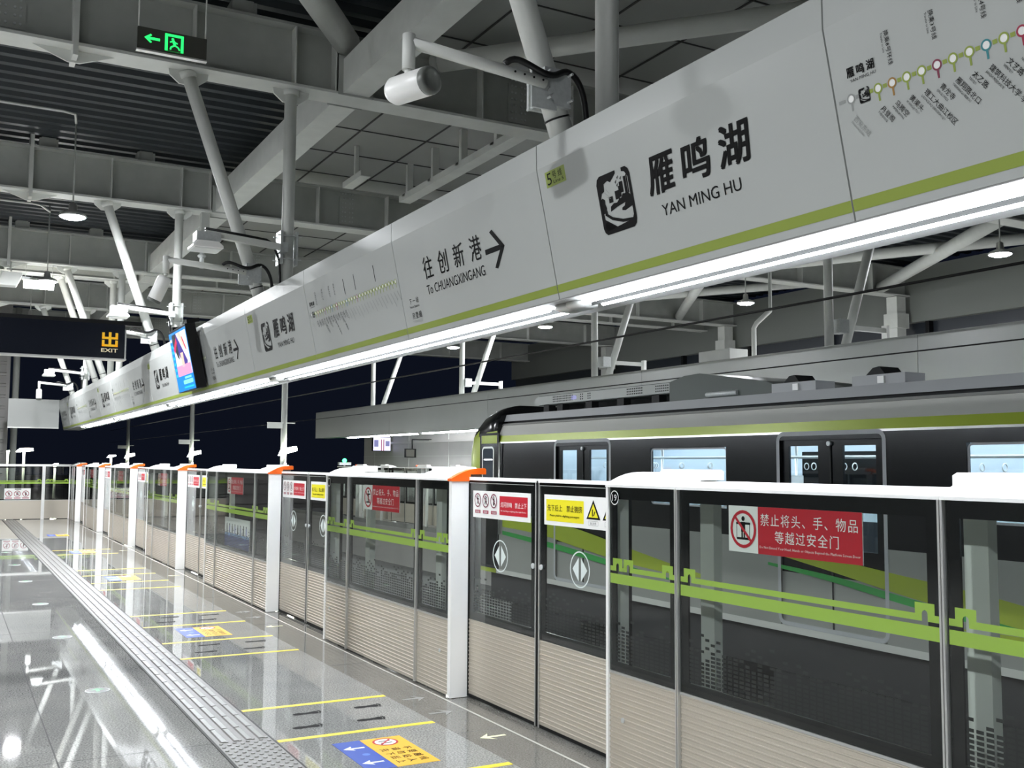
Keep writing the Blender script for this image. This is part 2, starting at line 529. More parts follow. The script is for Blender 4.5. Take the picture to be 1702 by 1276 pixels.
# ================================================================== ROOF STEEL
FR = [4.58, 10.66, 16.74, 22.84, 28.9, 34.9]
GB = 5.62
def girder(label):
    t = thing('roof_girder', label, 'girder', (0, 0, 0), 0, 'transverse roof girders')
    mb = MB(); mb.box(-6.0, 19.9, -0.015, 0.015, GB + 0.03, 6.28, M_steelg); mb.obj('web', t)
    mb = MB(); mb.box(-6.0, 19.9, -0.17, 0.17, GB, GB + 0.03, M_steelw); mb.obj('bottom_flange', t)
    mb = MB(); mb.box(-6.0, 19.9, -0.17, 0.17, 6.28, 6.31, M_steelg); mb.obj('top_flange', t)
    for x in (-1.9, 0.9, 2.05, 3.1, 3.55, 5.35, 6.6, 8.8, 11.1, 12.4, 14.2, 16.4, 18.6):
        mb = MB()
        for a, b in ((-0.165, -0.016), (0.016, 0.165)):
            mb.box(x - 0.008, x + 0.008, a, b, GB + 0.03, 6.28, M_steelw)
        mb.obj('stiffener', t)
    for x in (0.35, 5.9, 13.2):
        mb = MB()
        mb.box(x - 0.14, x + 0.14, -0.032, -0.016, GB + 0.1, 6.2, M_steelg)
        for sx in (-0.09, -0.04, 0.04, 0.09):
            for j in range(7):
                mb.tube((x + sx, -0.045, GB + 0.15 + j * 0.08), (x + sx, -0.032, GB + 0.15 + j * 0.08), 0.013, M_zinc, 6)
        mb.obj('splice_plate', t)
    for x in (2.02, 3.1, 11.1, 12.2):
        mb = MB()
        mb.prism([(x - 0.2, GB), (x + 0.2, GB), (x + 0.19, GB - 0.06), (x + 0.09, GB - 0.14), (x - 0.09, GB - 0.14), (x - 0.19, GB - 0.06)], 'y', -0.012, 0.012, M_steelw)
        mb.obj('gusset', t)
    mb = MB()
    mb.prism([(0.55, GB), (1.3, GB), (0.98, GB - 0.12), (0.87, GB - 0.12)], 'y', -0.01, 0.01, M_steelw)
    mb.box(0.9, 0.95, -0.18, 0.18, GB - 0.1, 6.6, M_steelw)
    mb.obj('joint_bracket', t)
    for x in (1.15, 2.55, -0.4, 12.9, 15.4):
        mb = MB(); mb.box(x - 0.1, x + 0.1, -0.1, 0.1, 6.31, 6.47, M_steelg)
        mb.box(x - 0.13, x - 0.1, -0.12, 0.12, 6.31, 6.45, M_steelg); mb.box(x + 0.1, x + 0.13, -0.12, 0.12, 6.31, 6.45, M_steelg)
        mb.obj('purlin_cleat', t)
    return t
GL = ['deep steel roof girder out of sight above the big station name',
      'deep steel roof girder behind the hanging green running man sign',
      'deep steel roof girder over the bright pendant with the long cable drop',
      'deep steel roof girder just past the first bright pendant lamp',
      'deep steel roof girder above the amber exit sign, second to last',
      'deep steel roof girder at the dark open end of the station']
g0 = girder(GL[0]); g0.location = (0, FR[0], 0)
for y, l in zip(FR[1:], GL[1:]):
    dup(g0, (0, y, 0), 0, l)

dup(g0, (0, 24.15, 0), 0, 'deep steel roof girder close behind the one holding the batten light')

def long_beam(x, label, loc):
    t = thing('longitudinal_beam', label, 'beam', loc, 0, 'box beams between the girders')
    mb = MB(); mb.box(-0.15, 0.15, 0.19, 5.88, 0, 0.38, M_steelw); mb.obj('box_section', t)
    mb = MB(); mb.box(-0.2, 0.2, 0.175, 0.19, -0.02, 0.42, M_steelg); mb.obj('end_plate', t)
    mb = MB(); mb.box(-0.2, 0.2, 5.88, 5.895, -0.02, 0.42, M_steelg); mb.obj('end_plate', t)
    mb = MB(); mb.box(0.15, 0.27, 0.19, 5.88, 0.28, 0.36, M_blackm); mb.obj('edge_gutter', t)
    return t
BAY = ['over the big station name', 'over the first arrow panel', 'over the wall mounted screen', 'over the second arrow group', 'in the last bay']
b0 = long_beam(0, 'white box beam along the roof ' + BAY[0], (3.77, FR[0], GB + 0.01))
for i in range(1, 5):
    dup(b0, (3.77, FR[i], GB + 0.01), 0, 'white box beam along the roof ' + BAY[i])
BAY2 = ['above the double door of the train', 'above the perforated cover of the train', 'past the train nose', 'above the hanging monitors', 'at the far end past the monitors']
for i in range(5):
    dup(b0, (10.42, FR[i], GB + 0.01), 0, 'white box beam on the train side of the roof ' + BAY2[i])

# diagonal bracing tubes
def brace(label, p, q, r=0.11):
    t = thing('bracing_tube', label, 'brace', p, 0, 'diagonal roof bracing tubes')
    q = Vector(q) - Vector(p); d = q.normalized()
    mb = MB(); mb.tube(d * 0.12, q - d * 0.12, r, M_steelw, 16); mb.obj('tube', t)
    for e, sgn in ((Vector((0, 0, 0)), 1), (q, -1)):
        mb = MB()
        pl = e + d * sgn * 0.02
        mb.tube(pl, pl + d * sgn * 0.11, r * 0.85, M_steelg, 12); mb.obj('end_cap', t)
    return t
brace('thick white diagonal tube meeting the girder above the dome camera arm', (3.72, FR[1] - 0.1, 6.2), (-0.6, FR[0] + 0.1, 6.28), 0.15)
brace('white diagonal tube crossing above the first camera under the ceiling panels', (4.7, FR[1] - 0.1, 6.2), (9.9, FR[0] + 0.1, 6.22), 0.11)
brace('pale diagonal brace over the opposite platform beside its bright pendant', (15.2, FR[1] + 0.1, 5.75), (18.9, FR[2] - 0.1, 5.75), 0.13)
brace('long pale tube crossing over the opposite platform behind the slanted posts', (14.4, FR[2] - 0.1, 5.75), (18.6, FR[1] + 0.1, 5.95), 0.11)
brace('pale diagonal brace over the opposite platform past the slanted posts', (14.0, FR[2] + 0.1, 5.75), (17.8, FR[3] - 0.1, 5.75), 0.12)
brace('long pale tube in the bay behind the middle opposite pendant', (13.6, FR[3] - 0.1, 5.75), (18.4, FR[2] + 0.1, 5.95), 0.1)

# hangers between girders and signage beams
def upright(label, x, y, grp):
    t = thing('vertical_hanger', label, 'post', (x, y, 3.3), 0, grp)
    mb = MB(); mb.tube((0, 0, 0.0), (0, 0, GB - 3.3 - 0.06), 0.066, M_steelw, 18); mb.obj('tube', t)
    mb = MB(); mb.tube((0, 0, GB - 3.3 - 0.06), (0, 0, GB - 3.3), 0.085, M_steelw, 18); mb.obj('head_collar', t)
    return t
def inclined(label, x, y, dx, grp):
    t = thing('inclined_hanger', label, 'post', (x, y, 3.3), 0, grp)
    q = Vector((dx, 0, GB - 3.3 - 0.05))
    d = q.normalized()
    mb = MB(); mb.tube((0, 0, 0.0), q, 0.068, M_steelw, 18); mb.obj('tube', t)
    mb = MB(); mb.tube(q - d * 0.02, q + d * 0.05, 0.085, M_steelw, 18); mb.obj('head_collar', t)
    mb = MB(); mb.tube(d * 0.14, d * 0.15, 0.071, M_blackm, 18); mb.obj('base_ring', t)
    return t
HL = ['beside the first camera arm', 'beside the hanging cylinder camera', 'beside the wall screen', 'beside the third camera arm', 'near the open end', 'last']
u0 = upright('white vertical hanger tube ' + HL[0], 3.1, FR[0], 'vertical hangers above the signage beam')
i0 = inclined('white slanted hanger tube ' + HL[0], 2.83, FR[0], -0.81, 'slanted hangers above the signage beam')
for y, l in zip(FR[1:5], HL[1:5]):
    dup(u0, (3.1, y, 3.3), 0, 'white vertical hanger tube ' + l)
    dup(i0, (2.83, y, 3.3), 0, 'white slanted hanger tube ' + l)
dup(u0, (3.1, 24.15, 3.3), 0, 'white vertical hanger tube close behind the third arm hanger')
dup(i0, (2.83, 24.15, 3.3), 0, 'white slanted hanger tube close behind the third arm hanger')
OL = ['over the open end of the train roof', 'over the train roof brackets', 'above the perforated roof cover', 'above the hanging monitors', 'past the hanging monitors']
for k, (y, l) in enumerate(zip(FR[1:5], OL)):
    x = (11.05, 11.03, 11.12, 11.12)[k]
    dup(u0, (x, y, 3.2), 0, 'grey vertical post on the opposite beam ' + l, 'vertical posts on the opposite beam')
    dup(i0, (x + 0.27, y, 3.2), PI, 'grey slanted post on the opposite beam ' + l, 'slanted posts on the opposite beam')

# ================================================================== SIGNAGE BEAM
FB = Vector((2.885, 0, 2.535)); FU = Vector((-0.209, 0, 0.978)); FN = Vector((-0.978, 0, -0.209))
def beam_profile():
    c = FB + FU * 0.675
    return [(FB.x, FB.z), (c.x, c.z), (2.742, 3.33), (2.80, 3.36), (3.31, 3.365), (3.31, 2.5), (2.893, 2.5)]
def emblem(F, x0, y0, wd, ht, k=2):
    """station emblem: rounded frame, cloud bank, tower blocks, trees, lake shore"""
    def A(pts): return [(x0 + p[0] * wd, y0 + p[1] * ht) for p in pts]
    F.poly(A([(0.0, 0.12), (0.03, 0.05), (0.1, 0.0), (0.9, 0.0), (0.97, 0.05), (1.0, 0.12), (1.0, 0.86), (0.97, 0.94), (0.9, 0.99), (0.78, 0.99), (0.78, 0.93), (0.86, 0.91), (0.93, 0.82), (0.93, 0.2), (0.88, 0.13), (0.42, 0.09),
                  (0.1, 0.26), (0.08, 0.4), (0.08, 0.62), (0.12, 0.7), (0.2, 0.72), (0.22, 0.84), (0.34, 0.87), (0.42, 0.83), (0.5, 0.88), (0.6, 0.94), (0.6, 0.99), (0.12, 0.99), (0.04, 0.95), (0.0, 0.86)]), M_ink, k)
    F.poly(A([(0.1, 0.22), (0.42, 0.08), (0.1, 0.06), (0.06, 0.12)]), M_ink, k)
    F.poly(A([(0.12, 0.33), (0.3, 0.22), (0.6, 0.13), (0.9, 0.11), (0.92, 0.15), (0.62, 0.18), (0.34, 0.26), (0.2, 0.34), (0.2, 0.4), (0.14, 0.38)]), M_ink, k + 0.5)
    F.poly(A([(0.3, 0.36), (0.5, 0.4), (0.75, 0.43), (0.72, 0.38), (0.64, 0.36), (0.63, 0.32), (0.72, 0.3), (0.93, 0.34), (0.93, 0.52), (0.84, 0.6), (0.78, 0.57), (0.72, 0.58), (0.66, 0.52), (0.6, 0.52), (0.52, 0.47), (0.42, 0.48), (0.32, 0.44)]), M_ink, k)
    for a, b, c, d in ((0.3, 0.42, 0.5, 0.6), (0.5, 0.62, 0.52, 0.66), (0.62, 0.68, 0.54, 0.72), (0.66, 0.76, 0.6, 0.78), (0.8, 0.87, 0.58, 0.84), (0.88, 0.91, 0.56, 0.86)):
        F.rect(x0 + a * wd, y0 + c * ht, x0 + b * wd, y0 + d * ht, M_ink, k)
    F.poly(A([(0.05, 0.36), (0.16, 0.36), (0.2, 0.44), (0.17, 0.52), (0.18, 0.58), (0.12, 0.62), (0.05, 0.6)]), M_ink, k)
    for a, b in ((0.55, 0.8), (0.62, 0.86), (0.7, 0.83), (0.58, 0.74)):
        F.poly(A([(a, b), (a + 0.03, b + 0.02), (a + 0.06, b + 0.03), (a + 0.035, b), (a + 0.02, b - 0.03)]), M_ink, k)
    for q in ((0.2, 0.7, 0.33, 0.6), (0.26, 0.74, 0.34, 0.66), (0.24, 0.62, 0.36, 0.57)):
        F.line(x0 + q[0] * wd, y0 + q[1] * ht, x0 + q[2] * wd, y0 + q[3] * ht, 0.012 * wd, M_grayink, k)
NAMES = [('西安东站', 'XIANDONGZHAN'), None, ('月登阁', 'YUEDENGGE'), ('马腾空', 'MATENGKONG'), ('黄渠头', 'HUANGQUTOU'), ('理工大曲江校区', 'LIGONGDAQUJIANGXIAOQU'), ('青龙寺', 'QINGLONGSI'),
         ('雁翔路北口', 'YANXIANGLUBEIKOU'), ('太乙路', 'TAIYILU'), ('建筑科技大学·李家村', 'JIANZHUKEJIDAXUE'), ('文艺路', 'WENYILU'), ('南稍门', 'NANSHAOMEN'), ('省人民医院·黄雁村', 'SHENGRENMINYIYUAN'), ('边家村', 'BIANJIACUN'), ('西北工大', 'XIBEIGONGDA')]
TRANS = {3: '换乘8号环线', 6: '换乘3号线', 9: '换乘4号线', 11: '换乘2号线'}
PW = 2.084
def panel_base(kind, label, y_far, cat='panel'):
    """panel spans local y 0 .. -PW (x to the reader's right = -y)"""
    t = thing('signage_panel', label, cat, (0, y_far, 0), 0, 'white panels of the signage beam')
    mb = MB(); mb.prism(beam_profile(), 'y', -PW + 0.004, -0.004, M_fascia); mb.obj('beam_casing', t)
    mb = MB(); F = Flat(mb, FB, (0, -1, 0), FU, FN, 0.0012)
    F.rect(0.004, -0.002, PW - 0.004, 0.042, M_limes)
    mb.obj('lime_stripe', t)
    mb = MB(); F = Flat(mb, FB, (0, -1, 0), FU, FN, 0.0012)
    if kind == 'name':
        F.rect(0.075, 0.556, 0.27, 0.64, M_limes, 1)
        F.fit('5', 0.09, 0.567, 0.135, 0.63, M_ink, 2)
        F.chars('号线', 0.145, 0.592, 0.055, 0.043, M_ink)
        F.fit('Line 5', 0.15, 0.568, 0.25, 0.585, M_ink, 2)
        mb.obj('line_tag', t)
        mb = MB(); F = Flat(mb, FB, (0, -1, 0), FU, FN, 0.0012)
        F.rrect(0.53, 0.215, 0.8, 0.5, 0.04, M_fascia, 0.6)
        emblem(F, 0.524, 0.21, 0.282, 0.295)
        mb.obj('station_emblem', t)
        mb = MB(); F = Flat(mb, FB, (0, -1, 0), FU, FN, 0.0012)
        for i, ch in enumerate('雁鸣湖'):
            F.fit(ch, 0.936 + i * 0.247, 0.318, 1.115 + i * 0.247, 0.487, M_ink, 2, 0.022, 3, 0.12)
        F.fit('YAN MING HU', 1.0, 0.21, 1.535, 0.263, M_ink, 2, 0.0, 3)
    elif kind == 'arrow':
        for i, ch in enumerate('往创新港'):
            F.fit(ch, 0.455 + i * 0.237, 0.326, 0.60 + i * 0.237, 0.476, M_ink, 2, 0.004, 2)
        F.fit('To CHUANGXINGANG', 0.455, 0.222, 1.312, 0.286, M_ink, 2, 0.0, 3)
        mb.obj('direction_lettering', t)
        mb = MB(); F = Flat(mb, FB, (0, -1, 0), FU, FN, 0.0012)
        F.rect(1.355, 0.336, 1.56, 0.368, M_ink)
        for sg in (1, -1):
            F.poly([(1.602, 0.352), (1.48, 0.352 + sg * 0.118), (1.445, 0.352 + sg * 0.107), (1.56, 0.352 - sg * 0.006)], M_ink, 1.5)
        mb.obj('direction_arrow', t)
        mb = MB(); F = Flat(mb, FB, (0, -1, 0), FU, FN, 0.0012)
        F.chars('下一站', 0.125, 0.195, 0.058, 0.046, M_ink, bold=0.01)
        F.fit('Next Station', 0.125, 0.168, 0.285, 0.186, M_ink)
        F.chars('月登阁', 0.135, 0.09, 0.058, 0.05, M_ink, bold=0.015)
        F.fit('YUEDENGGE', 0.135, 0.062, 0.3, 0.08, M_grayink)
    elif kind == 'map':
        mn, mt = MB(), MB(); FN_ = Flat(mn, FB, (0, -1, 0), FU, FN, 0.0012); FT_ = Flat(mt, FB, (0, -1, 0), FU, FN, 0.0012)
        for i in range(33):
            x = 0.075 + i * 0.0611; c = M_limes
            c = M_grayink if i == 0 else {3: M_brown, 6: M_maroon, 9: M_teal, 11: M_crim, 19: M_maroon, 15: M_teal}.get(i, M_limes)
            if i == 1:
                emblem(F, x - 0.024, 0.364, 0.048, 0.052)
            else:
                F.disc(x, 0.394, 0.0155, M_signw, 0.8)
                F.ring(x, 0.394, 0.0185, 0.006, c, 1.4)
                F.rect(x - 0.004, 0.35, x + 0.004, 0.377, c, 1)
            if i < 32:
                F.rect(x + 0.022, 0.387, x + 0.039, 0.401, M_grayink if i == 0 else M_limes, 1)
            ink = M_grayink if i == 0 else M_ink
            if i < len(NAMES):
                if NAMES[i]:
                    FN_.rot(NAMES[i][0], x - 0.004, 0.322, 0.024, -0.97, ink, bold=0.012)
                    FN_.rot(NAMES[i][1], x - 0.017, 0.314, 0.0125, -0.97, ink, sx=0.75)
            else:
                L = 0.06 + 0.08 * ((i * 37 % 11) / 11)
                FN_.line(x, 0.325, x + L * 0.57, 0.325 - L * 0.82, 0.012, M_grayink)
            if i in TRANS:
                FT_.rot(TRANS[i], x + 0.0, 0.575, 0.022, -PI / 2, M_ink, bold=0.01)
                FT_.rot('Transfer to Line', x - 0.016, 0.572, 0.0125, -PI / 2, M_ink, sx=0.85)
            elif i in (15, 19, 26):
                FT_.line(x, 0.575, x, 0.45, 0.011, M_ink)
        F.rect(0.018, 0.388, 0.048, 0.4, M_grayink)
        for i, ch in enumerate('雁鸣湖'):
            FN_.fit(ch, 0.075 + i * 0.045, 0.468, 0.108 + i * 0.045, 0.502, M_ink, 2, 0.02)
        FN_.fit('YAN MING HU', 0.085, 0.449, 0.2, 0.46, M_ink)
        mn.obj('station_lettering', t); mt.obj('transfer_notes', t)
    if mb.f:
        mb.obj({'name': 'station_name', 'arrow': 'next_station_note', 'map': 'route_map'}[kind], t)
    return t
protos = {}
SEQ = ['arrow', 'name', 'map']
y_f = 2.652
k = 0
PLAB = {'map': ['large white beam panel with the route map beside the big station name', 'white beam panel with the whole route map between two station names', 'white beam panel with a route map partly behind the wall screen', 'small far white beam panel with a route map', 'farther tiny white beam panel with a faint route map'],
        'name': ['big white beam panel reading Yan Ming Hu with the lake emblem', 'white beam panel reading Yan Ming Hu beside the wall screen', 'small white beam panel with the lake emblem just past the wall screen', 'far white beam panel with a tiny lake emblem', 'last white beam panel with a barely visible lake emblem'],
        'arrow': ['white beam panel reading To Chuangxingang with a large black arrow', 'white beam panel with the black arrow beside the wall screen', 'small white beam panel with an arrow past the wall screen', 'far white beam panel with a tiny arrow', 'last white beam panel with a faint arrow']}
cnt = {'map': 0, 'name': 0, 'arrow': 0}
for j in range(15):
    kind = ['map', 'name', 'arrow'][j % 3]
    y = 2.652 + j * PW
    lab = PLAB[kind][cnt[kind]]
    cnt[kind] += 1
    if y > 32.4:
        break
    if kind not in protos:
        protos[kind] = panel_base(kind, lab, y)
    else:
        dup(protos[kind], (0, y, 0), 0, lab)
YEND = 2.652 + 14 * PW   # far end of the signage beam
mb = MB(); mb.prism(beam_profile(), 'y', -1.6, 0.564, M_fascia)
tag(mb.obj('blank_beam_panel'), 'plain white end piece of the signage beam past the route map', 'panel', 'white panels of the signage beam')
mb = MB(); mb.box(1.45, 2.76, YEND + 0.02, YEND + 0.12, 2.56, 3.36, M_fascia)
mb.box(1.45, 2.76, YEND - 0.0, YEND + 0.02, 2.54, 2.57, M_alu)
tag(mb.obj('crosswise_beam'), 'plain white crosswise panel closing the platform end', 'panel')

# light strips
def strip_light(label, loc):
    t = thing('strip_light', label, 'light', loc, 0, 'twin tube strip lights under the signage beam')
    mb = MB(); mb.box(-0.185, 0.22, -2.92, 2.92, 0.028, 0.033, M_soffit); mb.box(-0.034, -0.028, -2.82, 2.82, 0.001, 0.028, M_baffle); mb.obj('housing', t)
    for x in (-0.105, 0.02):
        mb = MB(); mb.tube((x, -2.74, 0.014), (x, 2.74, 0.014), 0.0135, M_tube, 8); mb.obj('lamp_tube', t)
    for y in (-2.86, 2.86):
        mb = MB()
        mb.lathe((-0.04, y, 0.0), [(0.0, -0.014), (0.05, -0.01), (0.09, 0.004), (0.09, 0.026), (0.0, 0.028)], M_alu, 16)
        mb.obj('end_cover', t)
    return t
SLN = ['under the big station name and route map', 'under the first arrow panel', 'under the panels with the wall screen', 'past the wall screen', 'near the far end of the beam']
sl0 = strip_light('long bright twin tube light ' + SLN[0], (3.08, 1.88, 2.466))
for i in range(1, 5):
    dup(sl0, (3.08, 1.88 + 5.84 * i, 2.466), 0, 'long bright twin tube light ' + SLN[i])

# ------------------------------------------------------------------ wall screen on the beam
t = thing('display_screen', 'lit portrait advertising screen in a black case on the signage beam', 'screen', (0, 13.3, 0))
c0 = FB + FN * 0.03
mb = MB()
P = lambda s_, u_, n_: c0 + FU * u_ + FN * n_ + Vector((0, -s_, 0))
v = [P(s_, u_, n_) for s_ in (-1.0, 0.1) for u_ in (0.03, 0.86) for n_ in (0.0, 0.13)]
mb.add(v, [(0, 1, 3, 2), (4, 6, 7, 5), (0, 4, 5, 1), (2, 3, 7, 6), (0, 2, 6, 4), (1, 5, 7, 3)], M_blackm)
mb.obj('case', t, 0.006)
mb = MB(); F = Flat(mb, P(-1.0, 0.03, 0.13), (0, -1.53, 0), FU * 1.05, FN, 0.0015)
W_, H_ = 0.72, 0.79
F.rect(0.01, 0.01, W_ - 0.01, H_ - 0.03, M_sb, 1)
F.rect(0.13, 0.2, W_ - 0.03, H_ - 0.06, M_sw, 2)
F.poly([(0.13, H_ - 0.06), (0.3, H_ - 0.06), (0.6, 0.36), (0.55, 0.3), (0.42, 0.34), (0.2, 0.56)], M_sv, 3)
F.poly([(0.13, H_ - 0.06), (0.28, H_ - 0.06), (0.3, 0.5), (0.3, 0.4), (0.24, 0.44), (0.13, 0.6)], M_sk, 3.5)
F.poly([(0.13, 0.55), (0.28, 0.68), (0.3, 0.62), (0.16, 0.49)], M_sr, 4)
F.poly([(0.36, H_ - 0.06), (0.47, H_ - 0.06), (0.6, 0.5), (0.5, 0.56)], M_sl, 3)
F.poly([(0.5, 0.66), (0.53, 0.67), (0.63, 0.5), (0.6, 0.49)], M_sr, 3.2)
F.rect(0.36, 0.3, 0.46, 0.48, M_sl, 4)
F.rect(0.13, 0.2, W_ - 0.03, 0.33, M_sp, 4)
F.rect(0.3, 0.2, 0.45, 0.33, M_sr, 3.8)
for i in range(7):
    F.rect(0.03, 0.2 + i * 0.075, 0.1, 0.235 + i * 0.075, M_sc if i != 6 else M_sw, 2)
F.rrect(0.28, 0.09, 0.66, 0.14, 0.02, M_sg, 2)
F.rect(0.36, 0.155, 0.62, 0.18, M_sg, 2)
F.rect(0.28, 0.04, 0.66, 0.06, M_sc, 2)
mb.obj('lit_picture', t)
mb = MB()
for s_ in (-0.9, 0.0):
    v = [P(s_ + a, u_, n_) for a in (0, 0.09) for u_ in (0.86, 0.91) for n_ in (-0.06, 0.1)]
    mb.add(v, [(0, 1, 3, 2), (4, 6, 7, 5), (0, 4, 5, 1), (2, 3, 7, 6), (0, 2, 6, 4), (1, 5, 7, 3)], M_blackm)
mb.obj('mounting_hook', t)

# ================================================================== BARRIER
def rib_panel(mb, x, y0, y1, z0, z1, m):
    n = max(4, int(round((z1 - z0) / 0.0265)))
    h = (z1 - z0) / n
    pts = [(x + 0.02, z0), (x, z0)]
    for i in range(n):
        z = z0 + i * h
        pts += [(x, z + h * 0.55), (x - 0.004, z + h * 0.7), (x - 0.004, z + h * 0.92), (x, z + h)]
    pts += [(x + 0.02, z1)]
    mb.strip(pts, 'y', y0, y1, m)
    mb.box(x + 0.004, x + 0.02, y0, y1, z0, z1, m)
def dots(F, x0, x1, y0, seed):
    r = random.Random(seed)
    n = int((x1 - x0) / 0.0375)
    px_ = (x1 - x0) / n
    for row in range(13):
        pr = 1.0 if row < 6 else (0.86 - 0.12 * (row - 6))
        for c in range(n):
            if row >= 6:
                if row >= 9 and (c + row) % 2: continue
                if r.random() > pr: continue
            F.rect(x0 + c * px_ + 0.004, y0 + row * 0.0185, x0 + c * px_ + px_ - 0.005, y0 + row * 0.0185 + 0.0125, M_dot)
def window(t, name, y0, y1, z0, z1, x, bt, bs, bb, seed, dm=True):
    """black bordered glass: y0..y1 along the platform; front plane at x"""
    mb = MB()
    mb.box(x + 0.006, x + 0.016, y0, y1, z1 - bt, z1, M_black); mb.box(x + 0.006, x + 0.016, y0, y1, z0, z0 + bb, M_black)
    mb.box(x + 0.006, x + 0.016, y0, y0 + bs, z0 + bb, z1 - bt, M_black); mb.box(x + 0.006, x + 0.016, y1 - bs, y1, z0 + bb, z1 - bt, M_black)
    f = mb.obj(name, t)
    e_ = 0.002
    mb = MB(); mb.add([(x, y0 + e_, z0 + e_), (x, y1 - e_, z0 + e_), (x, y1 - e_, z1 - e_), (x, y0 + e_, z1 - e_)], [(0, 1, 2, 3)], M_glass)
    mb.obj('glass_pane', f)
    if dm:
        mb = MB(); F = Flat(mb, (x + 0.004, y1 - bs, z0 + bb), (0, -1, 0), (0, 0, 1), (-1, 0, 0), 0.001)
        dots(F, 0.005, (y1 - y0) - 2 * bs - 0.005, 0.008, seed)
        mb.obj('dot_print', f)
    return f
def motif(F, x, sg):
    w_ = 0.03
    F.rect(min(x, x + sg * w_), 1.05, max(x, x + sg * w_), 1.115, M_lime)
    F.rect(min(x + sg * 0.055, x + sg * 0.085), 1.05, max(x + sg * 0.055, x + sg * 0.085), 1.115, M_lime)
    a, b = sorted((x + sg * w_, x + sg * 0.055))
    F.poly([(a, 1.115), (a, 1.078), (a + 0.004, 1.086), ((a + b) / 2, 1.09), (b - 0.004, 1.086), (b, 1.078), (b, 1.115)], M_lime)
def stripe(t, ya, yb, x, near2=False, far2=False):
    """lime band with two little gate shapes"""
    mb = MB(); F = Flat(mb, (x + 0.005, yb, 0), (0, -1, 0), (0, 0, 1), (-1, 0, 0), 0.0015)
    L = yb - ya
    F.rect(0.005, 0.985, L - 0.005, 1.036, M_lime)
    a = 0.03
    F.rect(0.005, 1.05, a, 1.075, M_lime); motif(F, a, 1)
    e0 = a + 0.085
    if far2:
        F.rect(e0 - 0.002, 1.05, e0 + 0.012, 1.07, M_lime); motif(F, e0 + 0.01, 1); e0 += 0.095
    e1 = L - 0.03 - 0.085
    F.rect(L - 0.03, 1.05, L - 0.005, 1.075, M_lime); motif(F, L - 0.03, -1)
    if near2:
        motif(F, e1 - 0.01, -1); F.rect(e1 - 0.012, 1.05, e1 + 0.002, 1.07, M_lime); e1 -= 0.095
    F.rect(e0, 1.05, e1, 1.075, M_lime)
    mb.obj('lime_band', t)
def prohibit(F, cx, cy, r, m, which):
    F.disc(cx, cy, r, M_signw, 2)
    i = M_ink
    F.disc(cx, cy + r * 0.55, r * 0.13, i, 3)
    if which == 0:
        F.rect(cx - r * 0.16, cy - r * 0.15, cx + r * 0.16, cy + r * 0.38, i, 3)
        F.line(cx - r * 0.55, cy + r * 0.3, cx + r * 0.55, cy + r * 0.3, r * 0.12, i, 3)
        F.rect(cx - r * 0.14, cy - r * 0.5, cx - r * 0.03, cy - r * 0.1, i, 3); F.rect(cx + r * 0.03, cy - r * 0.5, cx + r * 0.14, cy - r * 0.1, i, 3)
        F.line(cx - r * 0.5, cy - r * 0.5, cx + r * 0.5, cy - r * 0.5, r * 0.12, i, 3)
        for s_ in (-0.5, 0.5):
            F.line(cx + r * s_, cy + r * 0.25, cx + r * s_, cy - r * 0.5, r * 0.04, i, 3)
    elif which == 1:
        F.line(cx - r * 0.1, cy + r * 0.4, cx + r * 0.1, cy - r * 0.1, r * 0.24, i, 3)
        F.line(cx + r * 0.1, cy - r * 0.1, cx - r * 0.25, cy - r * 0.55, r * 0.16, i, 3); F.line(cx + r * 0.1, cy - r * 0.1, cx + r * 0.3, cy - r * 0.55, r * 0.16, i, 3)
        F.line(cx, cy + r * 0.3, cx + r * 0.4, cy + r * 0.1, r * 0.1, i, 3)
    elif which == 2:
        F.rrect(cx + r * 0.15, cy - r * 0.2, cx + r * 0.45, cy + r * 0.5, r * 0.04, i, 3, ring=r * 0.08)
        F.line(cx - r * 0.1, cy + r * 0.4, cx - r * 0.1, cy - r * 0.1, r * 0.24, i, 3)
        F.line(cx - r * 0.1, cy - r * 0.1, cx - r * 0.35, cy - r * 0.55, r * 0.14, i, 3); F.line(cx - r * 0.1, cy - r * 0.1, cx + r * 0.15, cy - r * 0.55, r * 0.14, i, 3)
    else:
        F.line(cx, cy + r * 0.4, cx, cy - r * 0.6, r * 0.32, i, 3)
        F.line(cx, cy + r * 0.3, cx + r * 0.3, cy - r * 0.1, r * 0.1, i, 3)
    F.ring(cx, cy, r, r * 0.17, m, 4)
    F.line(cx - r * 0.62, cy + r * 0.62, cx + r * 0.62, cy - r * 0.62, r * 0.15, m, 4.2)
def cap_profile():
    pts = [(-0.012, 1.485), (-0.012, 1.497)]
    for i in range(7):
        a = math.radians(90 * i / 6)
        pts.append((-0.004 + 0.2 * math.sin(a) , 1.497 + 0.066 * (1 - math.cos(a)) ** 0.75 if i else 1.499))
    pts = [(-0.012, 1.485), (-0.012, 1.498), (0.03, 1.52), (0.075, 1.54), (0.12, 1.554), (0.165, 1.562), (0.235, 1.565), (0.245, 1.555), (0.245, 1.485)]
    return pts
